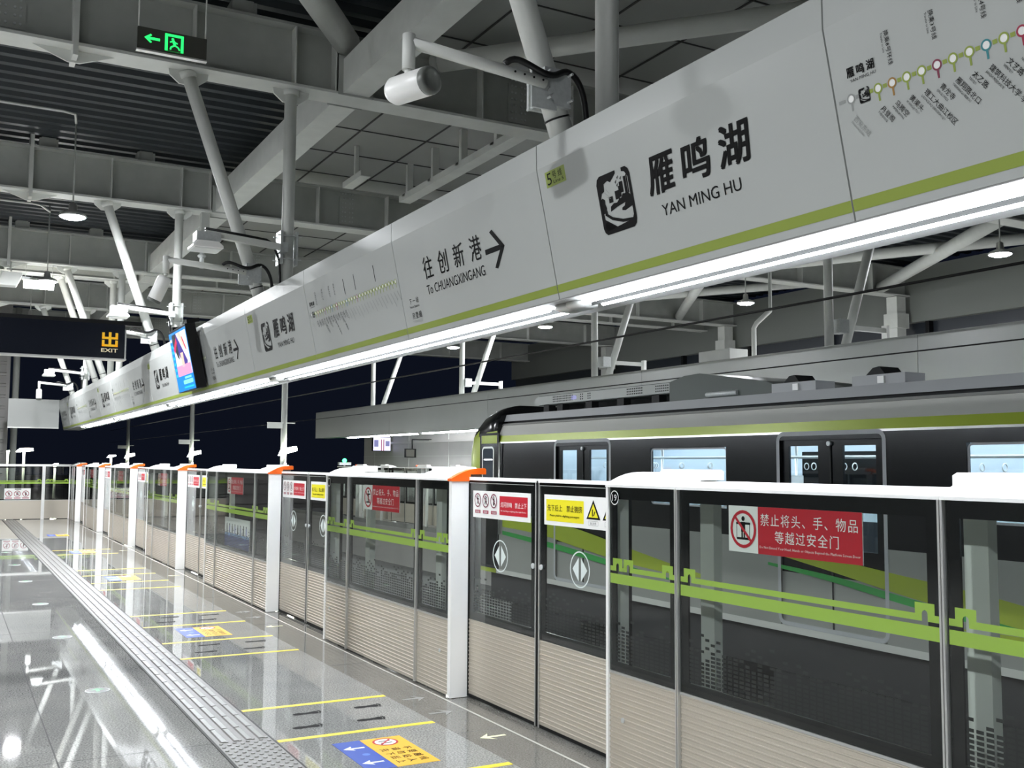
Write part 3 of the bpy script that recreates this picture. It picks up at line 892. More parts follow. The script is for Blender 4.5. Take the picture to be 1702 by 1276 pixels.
def section(L, label, loc, num='', rotz=0.0, group='fixed barrier sections along the platform edge'):
    t = thing('barrier_section', label, 'barrier', loc, rotz, group)
    N1 = 0.60
    bd = [(0.045, N1 - 0.012), (N1 + 0.012, L - N1 - 0.012), (L - N1 + 0.012, L - 0.02)]
    for i, (a, b) in enumerate(bd):
        mb = MB(); rib_panel(mb, 0.006, a, b, 0.012, 0.522, M_steel)
        mb.box(0.0, 0.02, a, b, 0.522, 0.534, M_alu)
        if i != 1:
            mb.tube((0.0, (a + b) / 2 + (0.16 if i else -0.14), 0.3), (-0.006, (a + b) / 2 + (0.16 if i else -0.14), 0.3), 0.013, M_zinc, 12)
        mb.obj('lower_panel', t)
    for i, (a, b) in enumerate(bd):
        window(t, 'window_frame', a, b, 0.534, 1.484, 0.0, 0.062, 0.055 if i != 1 else 0.06, 0.05, 10 + i)
    stripe(t, bd[0][0], bd[0][1], 0.0, near2=True)
    stripe(t, bd[1][0], bd[1][1], 0.0)
    stripe(t, bd[2][0], bd[2][1], 0.0, far2=True)
    for y in (N1, L - N1):
        mb = MB(); mb.box(-0.012, 0.03, y - 0.011, y - 0.002, 0.012, 1.485, M_alu); mb.box(-0.012, 0.03, y + 0.002, y + 0.011, 0.012, 1.485, M_alu)
        mb.box(0.0, 0.03, y - 0.002, y + 0.002, 0.012, 1.485, M_blackm)
        mb.box(0.18, 0.23, y - 0.05, y + 0.05, 0.0, 1.485, M_steelw)
        mb.obj('mullion', t)
    mb = MB(); mb.box(-0.004, 0.128, 0.0, 0.045, 0.004, 1.484, M_white)
    mb.box(0.128, 0.235, 0.02, 0.045, 0.0, 1.484, M_steelg); mb.obj('end_post', t)
    mb = MB(); mb.box(-0.008, 0.125, L - 0.02, L, 0.004, 1.484, M_white); mb.obj('end_post', t)
    mb = MB(); mb.prism(cap_profile(), 'y', 0.05, N1, M_white); mb.obj('top_cap', t)
    mb = MB(); mb.prism([(-0.012, 1.485), (-0.012, 1.498), (0.03, 1.513), (0.12, 1.522), (0.235, 1.525), (0.245, 1.518), (0.245, 1.485)], 'y', N1 + 0.002, L - N1 - 0.002, M_white); mb.obj('top_cap', t)
    mb = MB(); mb.prism(cap_profile(), 'y', L - N1, L, M_white); mb.obj('top_cap', t)
    op = [(-0.014, 1.482), (-0.014, 1.5), (0.03, 1.524), (0.075, 1.545), (0.12, 1.56), (0.165, 1.569), (0.247, 1.573), (0.255, 1.565), (0.255, 1.53), (0.134, 1.53), (0.134, 1.482)]
    mb = MB(); mb.prism(op, 'y', -0.014, 0.05, M_orange); mb.obj('end_cap', t)
    for a, b in ((0.1, N1 + 0.06), (L - N1 - 0.06, L - 0.28)):
        mb = MB(); mb.prism([(a, 1.53), (b, 1.53), (b, 1.57), (b - 0.02, 1.581), (a + 0.02, 1.581), (a, 1.57)], 'x', 0.14, 0.24, M_white); mb.obj('lid', t)
    # red warning sign on the middle pane
    c = L / 2
    mb = MB(); mb.box(0.005, 0.01, c - 0.385, c + 0.385, 1.222, 1.424, M_signw)
    F = Flat(mb, (0.005, c + 0.385, 1.222), (0, -1, 0), (0, 0, 1), (-1, 0, 0), 0.0006)
    F.rect(0.19, 0, 0.77, 0.202, M_red)
    prohibit(F, 0.097, 0.101, 0.083, M_red, 0)
    F.chars('禁止将头、手、物品', 0.205, 0.122, 0.0615, 0.056, M_signw, 2, 0.004)
    F.chars('等越过安全门', 0.292, 0.052, 0.0615, 0.056, M_signw, 2, 0.004)
    F.fit('Do Not Extend Your Head, Hands or Objects Beyond the Platform Screen Door', 0.2, 0.022, 0.76, 0.036, M_signw, 2, 0.0, 1)
    mb.obj('warning_sign', t)
    mb = MB(); F = Flat(mb, (-0.002, L - 0.075, 1.43), (0, -1, 0), (0, 0, 1), (-1, 0, 0), 0.001)
    F.disc(0, 0, 0.036, M_black, 1); F.ring(0, 0, 0.038, 0.005, M_signw, 2)
    if num:
        F.fit(num, -0.02, -0.017, 0.02, 0.017, M_signw, 3)
    mb.obj('number_disc', t)
    return t
def leaf(kind, label, loc, rotz=0.0, group='sliding barrier doors along the platform edge', W=0.94):
    """kind 'red' sits by the pillar side, local y 0..W"""
    t = thing('sliding_door', label, 'door', loc, rotz, group)
    mb = MB(); rib_panel(mb, 0.004, 0.012, W - 0.012, 0.03, 0.535, M_steel); mb.box(0, 0.02, 0.012, W - 0.012, 0.012, 0.03, M_blackm)
    mb.obj('lower_panel', t)
    window(t, 'window_frame', 0.012, W - 0.012, 0.535, 1.475, 0.0, 0.06, 0.06, 0.055, 31 if kind == 'red' else 32)
    mb = MB(); mb.box(-0.006, 0.03, 0.0, W, 1.49, 1.512, M_white); mb.box(-0.003, 0.03, 0.0, W, 1.475, 1.49, M_black); mb.box(-0.006, 0.0, 0.03, W - 0.02, 1.470, 1.474, M_alu)
    mb.obj('top_rail', t)
    ye = (0.0, 0.012) if kind == 'red' else (W - 0.012, W)
    for a, b in ((0.0, 0.012), (W - 0.012, W)):
        mb = MB(); mb.box(-0.004, 0.03, a, b, 0.012, 1.49, M_alu if (a, b) == ye else M_black); mb.obj('edge_seal', t)
    mb = MB(); ya, yb = (-0.014, -0.001) if kind == 'red' else (W + 0.001, W + 0.014)
    mb.box(0.0, 0.03, ya, yb, 0.012, 1.5, M_blackm); mb.obj('rubber_edge', t)
    mb = MB()
    yk = 0.035 if kind == 'red' else W - 0.035
    mb.tube((-0.008, yk, 0.975), (0.0, yk, 0.975), 0.017, M_zinc, 14); mb.obj('lock', t)
    # etched double arrow
    mb = MB(); F = Flat(mb, (-0.0005, W / 2, 1.0), (0, -1, 0), (0, 0, 1), (-1, 0, 0), 0.001)
    F.ring(0, 0, 0.105, 0.008, M_frost, 1, 32)
    F.poly([(-0.012, 0.068), (-0.012, -0.068), (-0.078, 0)], M_frost); F.poly([(0.012, 0.068), (0.012, -0.068), (0.078, 0)], M_frost)
    mb.obj('arrow_print', t)
    mb = MB()
    a = 0.075 if kind == 'red' else 0.0
    mb.box(-0.003, 0.0, W - 0.87, W - 0.07, 1.238, 1.42, M_signw)
    F = Flat(mb, (-0.003, W - 0.07, 1.238), (0, -1, 0), (0, 0, 1), (-1, 0, 0), 0.0008)
    if kind == 'red':
        for i in range(3):
            prohibit(F, 0.075 + i * 0.118, 0.118, 0.048, M_maroon, i + 1)
            F.rect(0.035 + i * 0.118, 0.03, 0.115 + i * 0.118, 0.052, M_crim, 2)
            F.chars('禁倚靠' if i == 0 else ('禁伸手' if i == 1 else '禁吸烟'), 0.048 + i * 0.118, 0.032, 0.019, 0.017, M_signw, 3)
        F.rect(0.39, 0.03, 0.765, 0.155, M_red)
        F.chars('灯闪铃响 禁止上下', 0.408, 0.082, 0.0385, 0.038, M_signw, 2, 0.012)
        F.fit('No boarding or alighting when light flashes', 0.41, 0.052, 0.745, 0.064, M_signw, 2, 0, 1)
    else:
        F.rect(0.025, 0.025, 0.445, 0.155, M_yel)
        F.chars('先下后上 禁止拥挤', 0.04, 0.085, 0.0435, 0.042, M_ink, 2, 0.014)
        F.fit('Please yield to alighting passengers', 0.07, 0.05, 0.4, 0.066, M_ink, 2, 0.01, 1)
        for i in range(2):
            x = 0.545 + i * 0.165
            F.poly([(x - 0.072, 0.055), (x + 0.072, 0.055), (x, 0.165)], M_ink, 1)
            F.poly([(x - 0.05, 0.066), (x + 0.05, 0.066), (x, 0.143)], M_yel, 2)
            if i == 0:
                F.rect(x - 0.012, 0.072, x - 0.002, 0.112, M_ink, 3); F.line(x + 0.004, 0.075, x + 0.02, 0.1, 0.008, M_ink, 3)
            else:
                F.disc(x, 0.104, 0.009, M_ink, 3); F.disc(x - 0.02, 0.086, 0.009, M_ink, 3); F.disc(x + 0.02, 0.086, 0.009, M_ink, 3); F.rect(x - 0.03, 0.07, x + 0.03, 0.078, M_ink, 3)
            F.rrect(x - 0.05, 0.02, x + 0.05, 0.046, 0.004, M_grayink, 1, ring=0.0015)
            F.chars('当心夹手' if i == 0 else '注意安全', x - 0.034, 0.025, 0.017, 0.016, M_ink, 2)
    mb.obj('sign_plate', t)
    return t
XB, XD = 3.09, 3.22
SECT = [(1.87, 4.57), (6.48, 9.17), (11.08, 14.18), (16.09, 18.82), (20.72, 23.42), (25.35, 28.02), (29.95, 31.55)]
SECL = ['glass barrier section marked 19 with the large red warning sign in front of the train',
        'second glass barrier section, between the pillar beside the red door sign and the train nose',
        'third glass barrier section, the wider one with a poster seen behind its glass',
        'fourth glass barrier section along the edge with greyed glass and lime bands',
        'fifth glass barrier section along the edge, thin from the distance',
        'sixth glass barrier section along the edge, next to last',
        'last short glass barrier section at the end corner']
base_s = None
for i, (a, b) in enumerate(SECT):
    L = b - a
    if i in (0, 1, 2, 6):
        o = section(L, SECL[i], (XB, a, 0), '19' if i == 0 else '')
        if i == 1:
            base_s = o
    else:
        dup(base_s, (XB, a, 0), 0, SECL[i])
lr = ly = None
DP = ['with the clear red lettered sign, numbered door pair 19', 'in the second doorway, beyond the second section', 'in the third doorway, past the wide section', 'in the fourth doorway along the edge', 'in the fifth doorway along the edge', 'in the last doorway before the end corner']
for i in range(6):
    y0 = SECT[i][1]; y1 = SECT[i + 1][0]
    c = (y0 + y1) / 2
    la = 'sliding glass door with a red and white sign ' + DP[i].replace('with the clear red lettered sign, numbered door pair 19', 'beside the white pillar, in the doorway by section 19')
    lb = 'sliding glass door with a yellow crowding sign ' + DP[i].replace('with the clear red lettered sign, numbered door pair 19', 'beside section 19')
    if i == 0:
        lr = leaf('red', la, (XD, c + 0.015, 0)); ly = leaf('yellow', lb, (XD, c - 0.955, 0))
    else:
        dup(lr, (XD, c + 0.015, 0), 0, la); dup(ly, (XD, c - 0.955, 0), 0, lb)
# poster fixed behind the glass of the wide third section
third = [o for o in COL.objects if o.get('label') == SECL[2]][0]
mb = MB(); mb.box(0.05, 0.06, 1.0, 2.2, 0.56, 0.92, M_signw)
F = Flat(mb, (0.05, 2.2, 0.56), (0, -1, 0), (0, 0, 1), (-1, 0, 0), 0.001)
F.rect(0, 0, 1.2, 0.14, M_floorb, 1); F.rect(0, 0.14, 1.2, 0.17, mat('poster_sky', '#8fb2e0', 0.5), 1)
for i in range(8):
    x = 0.12 + i * 0.135
    F.rect(x - 0.02, 0.17, x + 0.02, 0.26, M_sd if i % 2 else M_ink, 2); F.disc(x, 0.275, 0.016, M_foot, 2)  # every other figure glows by emission, though the poster is no screen
mb.obj('poster', third)

# opposite barrier, seen past the train nose and over the edge
OPS = ['by the orange cap past the train nose', 'under the hanging monitors', 'beyond the hanging monitors']
for k, b in enumerate((20.4, 25.0, 29.6)):
    dup(base_s, (14.2 - XB, b, 0), PI, 'glass barrier section on the opposite platform ' + OPS[k], 'barrier sections on the opposite platform')
OPD = ['behind the train nose', 'in the gap under the small dark monitor', 'in the gap under the lit monitor']
for k, b in enumerate((22.31 - 0.955 - 0.0, 26.91 - 0.955, 31.5 - 0.955)):
    c = (20.4 + 22.31) / 2 + 4.6 * k
    dup(lr, (14.2 - XD, c - 0.015, 0), PI, 'red signed sliding door on the opposite platform ' + OPD[k], 'sliding doors on the opposite platform')
    dup(ly, (14.2 - XD, c + 0.955, 0), PI, 'yellow signed sliding door on the opposite platform ' + OPD[k], 'sliding doors on the opposite platform')

# end barrier across the platform
t = thing('end_barrier', 'crosswise glass barrier closing the platform end with a three ring sign', 'barrier', (3.16, 31.72, 0), PI / 2)
for i, (a, b) in enumerate(((0.08, 0.70), (0.78, 2.62), (2.70, 4.5))):
    mb = MB(); mb.box(0.006, 0.03, a, b, 0.012, 0.52, M_steel); mb.box(0, 0.03, a, b, 0.52, 0.535, M_alu); mb.obj('lower_panel', t)
    window(t, 'window_frame', a, b, 0.535, 1.46, 0.0, 0.03, 0.03, 0.03, 50 + i, False)
    stripe(t, a, b, 0.0, near2=False, far2=(i == 0))
for y in (0.04, 0.74, 2.66):
    mb = MB(); mb.box(-0.02, 0.06, y - 0.04, y + 0.04, 0, 1.47, M_white); mb.obj('post', t)
mb = MB(); mb.box(-0.02, 0.09, 0.0, 4.5, 1.47, 1.53, M_white); mb.obj('top_rail', t)
mb = MB(); mb.box(-0.006, 0.0, 1.06, 1.72, 0.56, 0.86, M_signw)
F = Flat(mb, (-0.006, 1.72, 0.56), (0, -1, 0), (0, 0, 1), (-1, 0, 0), 0.001)
for i in range(3):
    prohibit(F, 0.115 + i * 0.212, 0.15, 0.085, M_crim, i + 1); F.rect(0.03 + i * 0.212, 0.02, 0.2 + i * 0.212, 0.045, M_crim, 2)
F.rect(0.26, 0.265, 0.42, 0.285, M_foot, 2)
mb.obj('sign_plate', t)

# ================================================================== FLOOR FITTINGS
t = thing('tactile_strip', 'ribbed grey metal guide strip running the length of the platform', 'tactile paving', (0, 0, 0))
mb = MB(); mb.box(1.415, 1.725, 0.5, 31.5, 0.0, 0.004, M_tacb)
mb.box(1.40, 1.415, 0.5, 31.5, 0, 0.005, M_joint); mb.box(1.725, 1.735, 0.5, 31.5, 0, 0.005, M_joint)
mb.obj('base_plate', t)
mb = MB()
y = 6.05
n = 0
while y < 31.2:
    for i in range(4):
        x = 1.462 + i * 0.072
        mb.prism([(x - 0.02, 0.004), (x + 0.02, 0.004), (x + 0.013, 0.010), (x - 0.013, 0.010)], 'y', y + 0.008, y + 0.30, M_tac)
    y += 0.305
    n += 1
mb.obj('guide_bars', t)
mb = MB()
for i in range(8):
    for j in range(20):
        mb.lathe((1.437 + i * 0.038, 4.62 + j * 0.074 + (0.037 if i % 2 else 0), 0.004), [(0.013, 0), (0.009, 0.005)], M_tac, 8)
mb.obj('warning_domes', t)

DC = [5.47, 10.09, 15.2, 19.9, 24.6]
QN = ['door pair 19', 'the second doorway', 'the third doorway', 'the fourth doorway', 'the fifth doorway']
def flat_thing(name, label, cat, group, mb):
    return tag(mb.obj(name), label, cat, group)
for k, c in enumerate(DC[:4]):
    for j, (dy, l) in enumerate(((-0.51, 'first of four'), (0.49, 'third of four'), (1.31, 'fourth of four'), (-1.32, 'outer near'))):
        y = c + dy
        if y < 4.6 or (k >= 3 and j > 1): continue
        nm = ['inner line on the camera side', 'inner line on the far side', 'outer line on the far side', 'outer line on the camera side'][j]
        mb = MB(); mb.box(1.745, 2.73, y - 0.024, y + 0.024, 0.0, 0.0015, M_floory)
        flat_thing('queue_line', 'yellow floor line, ' + nm + ' facing ' + QN[k], 'floor marking', 'yellow queue lines on the floor', mb)
for k, c in enumerate(DC):
    t = thing('floor_notice', 'blue and amber floor notice with arrows facing ' + QN[k], 'floor sign', (2.0, c + 0.29, 0), 0, 'door notices on the floor')
    mb = MB(); mb.box(0.0, 0.165, -0.58, 0.0, 0, 0.0016, M_floorb)
    F = Flat(mb, (0, 0, 0.0016), (0, -1, 0), (1, 0, 0), (0, 0, 1), 0.0006)
    for a in (0.1, 0.4):
        x = a + 0.05
        F.line(x, 0.142, x, 0.03, 0.022, M_signw)
        F.poly([(x, 0.016), (x - 0.045, 0.075), (x - 0.018, 0.07), (x, 0.045), (x + 0.018, 0.07), (x + 0.045, 0.075)], M_signw, 2)
    F.disc(0.29, 0.1, 0.022, mat('floor_pale_blue', '#5f86d0', 0.4))
    mb.obj('blue_arrow_part', t)
    mb = MB(); mb.box(0.168, 0.415, -0.58, 0.0, 0, 0.0016, M_flooro)
    F = Flat(mb, (0.168, 0, 0.0016), (0, -1, 0), (1, 0, 0), (0, 0, 1), 0.0006)
    F.disc(0.1, 0.12, 0.07, M_signw, 1); F.ring(0.1, 0.12, 0.075, 0.013, M_red, 2); F.line(0.05, 0.165, 0.15, 0.075, 0.012, M_red, 2)
    F.rect(0.075, 0.085, 0.087, 0.155, M_ink, 1.5); F.rect(0.112, 0.085, 0.124, 0.155, M_ink, 1.5)
    for r_, tx in enumerate(('不要越线', '请勿站人', '先下后上')):
        F.chars(tx, 0.23, 0.162 - r_ * 0.066, 0.08, 0.055, M_ink, 1, 0.02)
    mb.obj('amber_warning_part', t)
def floor_arrow(mb, x0, x1, y, wd, m, z=0.0014):
    """arrow from x0 to x1 (tip at x1)"""
    sg = 1 if x1 > x0 else -1
    F = Flat(mb, (0, 0, 0), (1, 0, 0), (0, 1, 0), (0, 0, 1), z)
    F.line(x0, y, x1 - sg * 0.03, y, wd * 0.28, m)
    F.poly([(x1, y), (x1 - sg * 0.085, y + wd * 0.7), (x1 - sg * 0.06, y + wd * 0.2), (x1 - sg * 0.04, y), (x1 - sg * 0.06, y - wd * 0.2), (x1 - sg * 0.085, y - wd * 0.7)], m, 1.2)
for k, c in enumerate(DC[:4]):
    mb = MB(); floor_arrow(mb, 2.98, 2.81, c + 0.015, 0.1, M_pale)
    flat_thing('exit_arrow', 'pale yellow floor arrow pointing away from ' + QN[k], 'floor marking', 'arrows on the dark edge strip', mb)
    if k < 2:
        for dy, l in ((0.69, 'inner'), (1.13, 'outer')):
            mb = MB(); floor_arrow(mb, 2.79, 2.955, c + dy, 0.12, M_grayarrow)
            flat_thing('boarding_arrow', l + ' worn grey floor arrow pointing at the barrier beside ' + QN[k], 'floor marking', 'arrows on the dark edge strip', mb)
def footprint(label, x, y):
    mb = MB(); F = Flat(mb, (x, y, 0), (1, 0, 0), (0, 1, 0), (0, 0, 1), 0.0012)
    F.poly([(-0.095, 0.0), (-0.085, 0.024), (-0.05, 0.032), (-0.005, 0.022), (0.03, 0.03), (0.062, 0.04), (0.078, 0.02), (0.07, -0.02), (0.05, -0.032), (0.01, -0.018), (-0.05, -0.026), (-0.085, -0.02)], M_foot)
    for i in range(5):
        F.disc(0.092 - abs(i - 1.2) * 0.006, 0.04 - i * 0.018, 0.011 - i * 0.001, M_foot, 1, 8)
    flat_thing('footprint', label, 'floor marking', 'printed footprints on the floor', mb)
for k, (y, l) in enumerate(((6.36, 'between the yellow lines by the big floor notice'), (9.17, 'between yellow lines before the second doorway'), (11.0, 'past the second floor notice'))):
    for x in (2.02, 2.43):
        for d in (-0.16, 0.17):
            footprint('%s footprint on the %s side, %s' % ('inner' if d < 0 else 'outer', 'tactile' if x < 2.2 else 'barrier', l), x + (0.08 if d > 0 else -0.02), y + d)
for k in range(6):
    t = thing('floor_medallion', 'round metal floor inlay with a green arrow, %s in the row along the floor' % ORD[k], 'floor sign', (1.0, 7.845 + 2.5 * k, 0), 0, 'round evacuation arrows in the floor')
    mb = MB(); mb.lathe((0, 0, 0), [(0.086, 0.0), (0.082, 0.004), (0.076, 0.004)], M_zinc, 28); mb.obj('rim', t)
    mb = MB(); F = Flat(mb, (0, 0, 0.004), (1, 0, 0), (0, 1, 0), (0, 0, 1), 0.0006)
    F.disc(0, 0, 0.076, M_disc, 1, 28)
    F.rect(-0.012, -0.045, 0.012, 0.02, M_dgreen, 2); F.poly([(0, 0.055), (-0.05, 0.005), (-0.02, 0.008), (0, 0.028), (0.02, 0.008), (0.05, 0.005)], M_dgreen, 2)
    mb.obj('arrow_face', t)

# ================================================================== TRAIN
X0 = 7.75; XC = 9.15
T = thing('train', 'silver and lime metro train with a dark window band on the far track', 'train', (XC, 4.0, 0))
OFF = Vector((-XC, -4.0, 0))
def tobj(mb, name, parent=T):
    mb.v = [tuple(Vector(p) + (OFF if parent is T or parent.parent is T else OFF)) for p in mb.v]
    return mb.obj(name, parent)
YB, YN = -6.0, 14.62
DOORS = [(11.40, 12.80), (6.82, 8.22), (2.24, 3.64), (-2.34, -0.94)]
WINS = [(9.06, 10.50), (4.48, 5.92), (-0.1, 1.34)]
CABD = (14.5, 15.2)
zb0, zb1 = 0.83, 1.937
mb = MB()
def wall(y0, y1, z0, z1, m, x=X0):
    mb.box(x, x + 0.05, y0, y1, z0, z1, m)
ed = sorted([(a, b, 'd') for a, b in DOORS] + [(a, b, 'w') for a, b in WINS])
y = YB
for a, b, kd in ed:
    wall(y, a, -0.05, zb0, M_trainb); wall(y, a, zb0, zb1, M_traind)
    if kd == 'w':
        wall(a, b, -0.05, zb0, M_trainb); wall(a, b, zb0, 1.12, M_traind); wall(a, b, 1.815, zb1, M_traind)
    y = b
wall(y, YN, -0.05, zb0, M_trainb); wall(y, YN, zb0, zb1, M_traind)
# upper bands with a slight lean, gutter and roof
for (xa, za), (xb, zb_), m in (((0, 1.937), (0.004, 1.96), M_alu), ((0.004, 1.96), (0.03, 2.06), M_trainl), ((0.03, 2.06), (0.10, 2.225), M_train), ((0.085, 2.225), (0.115, 2.255), M_alu), ((0.19, 2.255), (0.19, 2.295), M_blackm), ((0.13, 2.29), (0.17, 2.40), M_roofg)):
    mb.strip([(X0 + xa, za), (X0 + xb, zb_)], 'y', YB, YN, m)
    mb.strip([(2 * XC - X0 - xa, za), (2 * XC - X0 - xb, zb_)], 'y', YB, YN, m)
mb.strip([(X0 + 0.115, 2.255), (X0 + 0.19, 2.255)], 'y', YB, YN, M_blackm)
mb.strip([(X0 + 0.13, 2.29), (X0 + 0.19, 2.295)], 'y', YB, YN, M_blackm)
mb.strip([(X0 + 0.17, 2.40), (X0 + 0.6, 2.415), (XC, 2.42), (2 * XC - X0 - 0.6, 2.415), (2 * XC - X0 - 0.17, 2.40)], 'y', YB, YN, M_roofg)
mb.box(2 * XC - X0 - 0.05, 2 * XC - X0, YB, YN, -0.05, zb1, M_train)
mb.box(X0, 2 * XC - X0, YB, YN, -0.12, -0.05, M_train)
tobj(mb, 'car_body')
mb = MB(); mb.box(X0 + 0.12, 2 * XC - X0 - 0.12, YB, 15.0, -0.55, -0.12, M_dark)
for k, (a, b) in enumerate(((12.2, 14.2), (9.2, 11.4), (5.0, 8.4), (1.0, 3.6))):
    mb.box(X0 + 0.06, 2 * XC - X0 - 0.06, a, b, -0.95, -0.55, M_dark)
for yy in (12.4, 14.0, 1.2, 3.2):
    for xx in (XC - 0.72, XC + 0.72):
        mb.tube((xx - 0.06, yy, -0.75), (xx + 0.06, yy, -0.75), 0.4, M_dark, 20)
tobj(mb, 'underframe')
# livery waves on the lower body
for nm, m, pts in (('lime_wave', M_trainl, [(14.4, .62, .80), (13.2, .57, .79), (12.2, .46, .71), (11.2, .36, .57), (10.2, .3, .43), (9.3, .3, .32)]),
                   ('green_wave', M_traing, [(14.4, .5, .56), (12.7, .38, .46), (11.2, .26, .33), (9.9, .21, .22)]),
                   ('lime_wave', M_trainl, [(8.4, .69, .70), (7.5, .56, .68), (6.6, .42, .6), (5.6, .3, .5), (4.6, .2, .34), (3.5, .18, .2)]),
                   ('green_wave', M_traing, [(8.4, .55, .58), (7.5, .46, .52), (6.6, .34, .41), (5.6, .24, .30), (4.4, .15, .16)]),
                   ('lime_wave', M_trainl, [(6.0, .2, .21), (5.3, .06, .22), (4.0, .0, .2), (2.0, .05, .3), (0, .3, .5), (-2, .4, .6)])):
    mb = MB(); pa = []; pb = []
    P3 = [pts[0]] + pts + [pts[-1]]
    for i in range(1, len(P3) - 2):
        for k in range(8 if i < len(P3) - 3 else 9):
            u = k / 8; q = []
            for c in range(3):
                p0, p1, p2, p3 = (P3[i + d][c] for d in (-1, 0, 1, 2))
                q.append(0.5 * (2 * p1 + (p2 - p0) * u + (2 * p0 - 5 * p1 + 4 * p2 - p3) * u * u + (3 * p1 - p0 - 3 * p2 + p3) * u ** 3))
            pa.append((X0 - 0.003, q[0], q[1])); pb.append((X0 - 0.003, q[0], q[2]))
    n = len(pa)
    mb.add(pa + pb, [(i, i + 1, n + i + 1, n + i) for i in range(n - 1)], m)
    tobj(mb, nm)
for a, b in WINS:
    mb = MB(); r_ = 0.014
    mb.add([(X0 + 0.02, a, 1.12), (X0 + 0.02, b, 1.12), (X0 + 0.02, b, 1.815), (X0 + 0.02, a, 1.815)], [(0, 1, 2, 3)], M_tglass)
    o = tobj(mb, 'side_window')
    mb = MB()
    F = Flat(mb, (X0 + 0.012, b, 1.12), (0, -1, 0), (0, 0, 1), (-1, 0, 0), 0.001)
    F.rrect(0, 0, b - a, 0.695, 0.06, M_roofg, 1, ring=0.022)
    tobj(mb, 'window_rim', o)
for a, b in DOORS:
    c = (a + b) / 2
    mb = MB()
    F = Flat(mb, (X0 - 0.004, b + 0.03, -0.05), (0, -1, 0), (0, 0, 1), (-1, 0, 0), 0.0)
    F.rrect(0, 0, b - a + 0.06, 2.01, 0.1, M_roofg, 1, ring=0.045)
    mb.box(X0 - 0.002, X0 + 0.05, a, b, 1.87, 1.937, M_traind)
    fr = tobj(mb, 'door_frame')
    for s_ in (0, 1):
        y0, y1 = (a, c - 0.004) if s_ == 0 else (c + 0.004, b)
        mb = MB(); x = X0 + 0.03
        w0, w1 = (y0 + 0.12, y1 - 0.16) if s_ == 0 else (y0 + 0.16, y1 - 0.12)
        mb.box(x, x + 0.03, y0, y1, -0.05, 0.5, M_trainb)
        mb.box(x, x + 0.03, y0, w0, 0.5, 1.88, M_traind); mb.box(x, x + 0.03, w1, y1, 0.5, 1.88, M_traind)
        mb.box(x, x + 0.03, w0, w1, 0.5, 0.78, M_traind); mb.box(x, x + 0.03, w0, w1, 1.81, 1.88, M_traind)
        if s_ == 0:
            mb.box(x - 0.012, x, y1 - 0.012, y1, -0.05, 1.85, M_blackm)
        lf = tobj(mb, 'passenger_door')
        mb = MB(); mb.add([(x + 0.012, w0, 0.78), (x + 0.012, w1, 0.78), (x + 0.012, w1, 1.81), (x + 0.012, w0, 1.81)], [(0, 1, 2, 3)], M_tglass)
        tobj(mb, 'door_glass', lf)
    mb = MB(); mb.tube((X0 + 0.0, c, 1.83), (X0 + 0.03, c, 1.83), 0.025, M_zinc, 12); tobj(mb, 'door_lamp')
# cab side door
mb = MB(); a, b = 14.52, 15.18
mb.box(X0 - 0.012, X0 + 0.0, a, b, -0.05, 2.1, M_traind)
F = Flat(mb, (X0 - 0.013, b, -0.05), (0, -1, 0), (0, 0, 1), (-1, 0, 0), 0.001)
F.rrect(0.0, 0.0, b - a, 2.16, 0.03, M_blackm, 1, ring=0.04)
F.rect(0.06, 1.99, b - a - 0.06, 2.12, M_trainl, 1)
cd = tobj(mb, 'cab_door')
mb = MB(); F = Flat(mb, (X0 - 0.015, b, -0.05), (0, -1, 0), (0, 0, 1), (-1, 0, 0), 0.001)
F.rrect(0.08, 0.95, 0.5, 1.94, 0.08, M_alu, 1, ring=0.03)
F.rrect(0.11, 0.98, 0.47, 1.91, 0.06, mat('cab_glass', '#39414a', 0.08), 1)
F.rect(0.16, 1.72, 0.44, 1.735, M_cabl, 2); F.rect(0.28, 1.42, 0.45, 1.43, M_sd, 2)  # glowing streaks painted on the cab pane in place of lights inside
tobj(mb, 'cab_window', cd)
mb = MB(); mb.tube((X0 - 0.03, 14.46, 0.5), (X0 - 0.03, 14.46, 1.95), 0.016, M_alu, 10); tobj(mb, 'grab_rail')
# nose
def ring_(y, hw, zt, zb=-0.12):
    pts = []
    r_ = min(0.42, hw * 0.4)
    pts.append((XC - hw, y, zb))
    for k in range(5):
        pts.append((XC - hw, y, zb + (zt - r_ - zb) * (k + 1) / 5))
    for k in range(1, 7):
        t_ = PI / 2 * k / 6
        pts.append((XC - hw + r_ * (1 - math.cos(t_)), y, zt - r_ + r_ * math.sin(t_)))
    return pts + [(2 * XC - p[0], p[1], p[2]) for p in reversed(pts)]
st = [(14.6, 1.40, 2.56), (14.95, 1.40, 2.54), (15.25, 1.40, 2.47), (15.47, 1.39, 2.36), (15.6, 1.36, 2.2), (15.68, 1.28, 2.0), (15.72, 1.15, 1.8)]
rs = [ring_(*q) for q in st]
mb = MB(); n = len(rs[0])
allv = [p for r_ in rs for p in r_]
fd, fg = [], []
for i in range(len(rs) - 1):
    for k in range(n - 1):
        f = (i * n + k, i * n + k + 1, (i + 1) * n + k + 1, (i + 1) * n + k)
        zc = sum(allv[q][2] for q in f) / 4
        (fd if zc > 2.1 or i > 4 and zc > 0.9 else fg).append(f)
mb.add(allv, fd, M_traind, True)
mb.add(allv, fg, M_trainl, True)
mb.add(rs[-1], [tuple(range(n))], M_traind)
mb.add(rs[0], [tuple(range(n))], M_traind)
tobj(mb, 'nose')
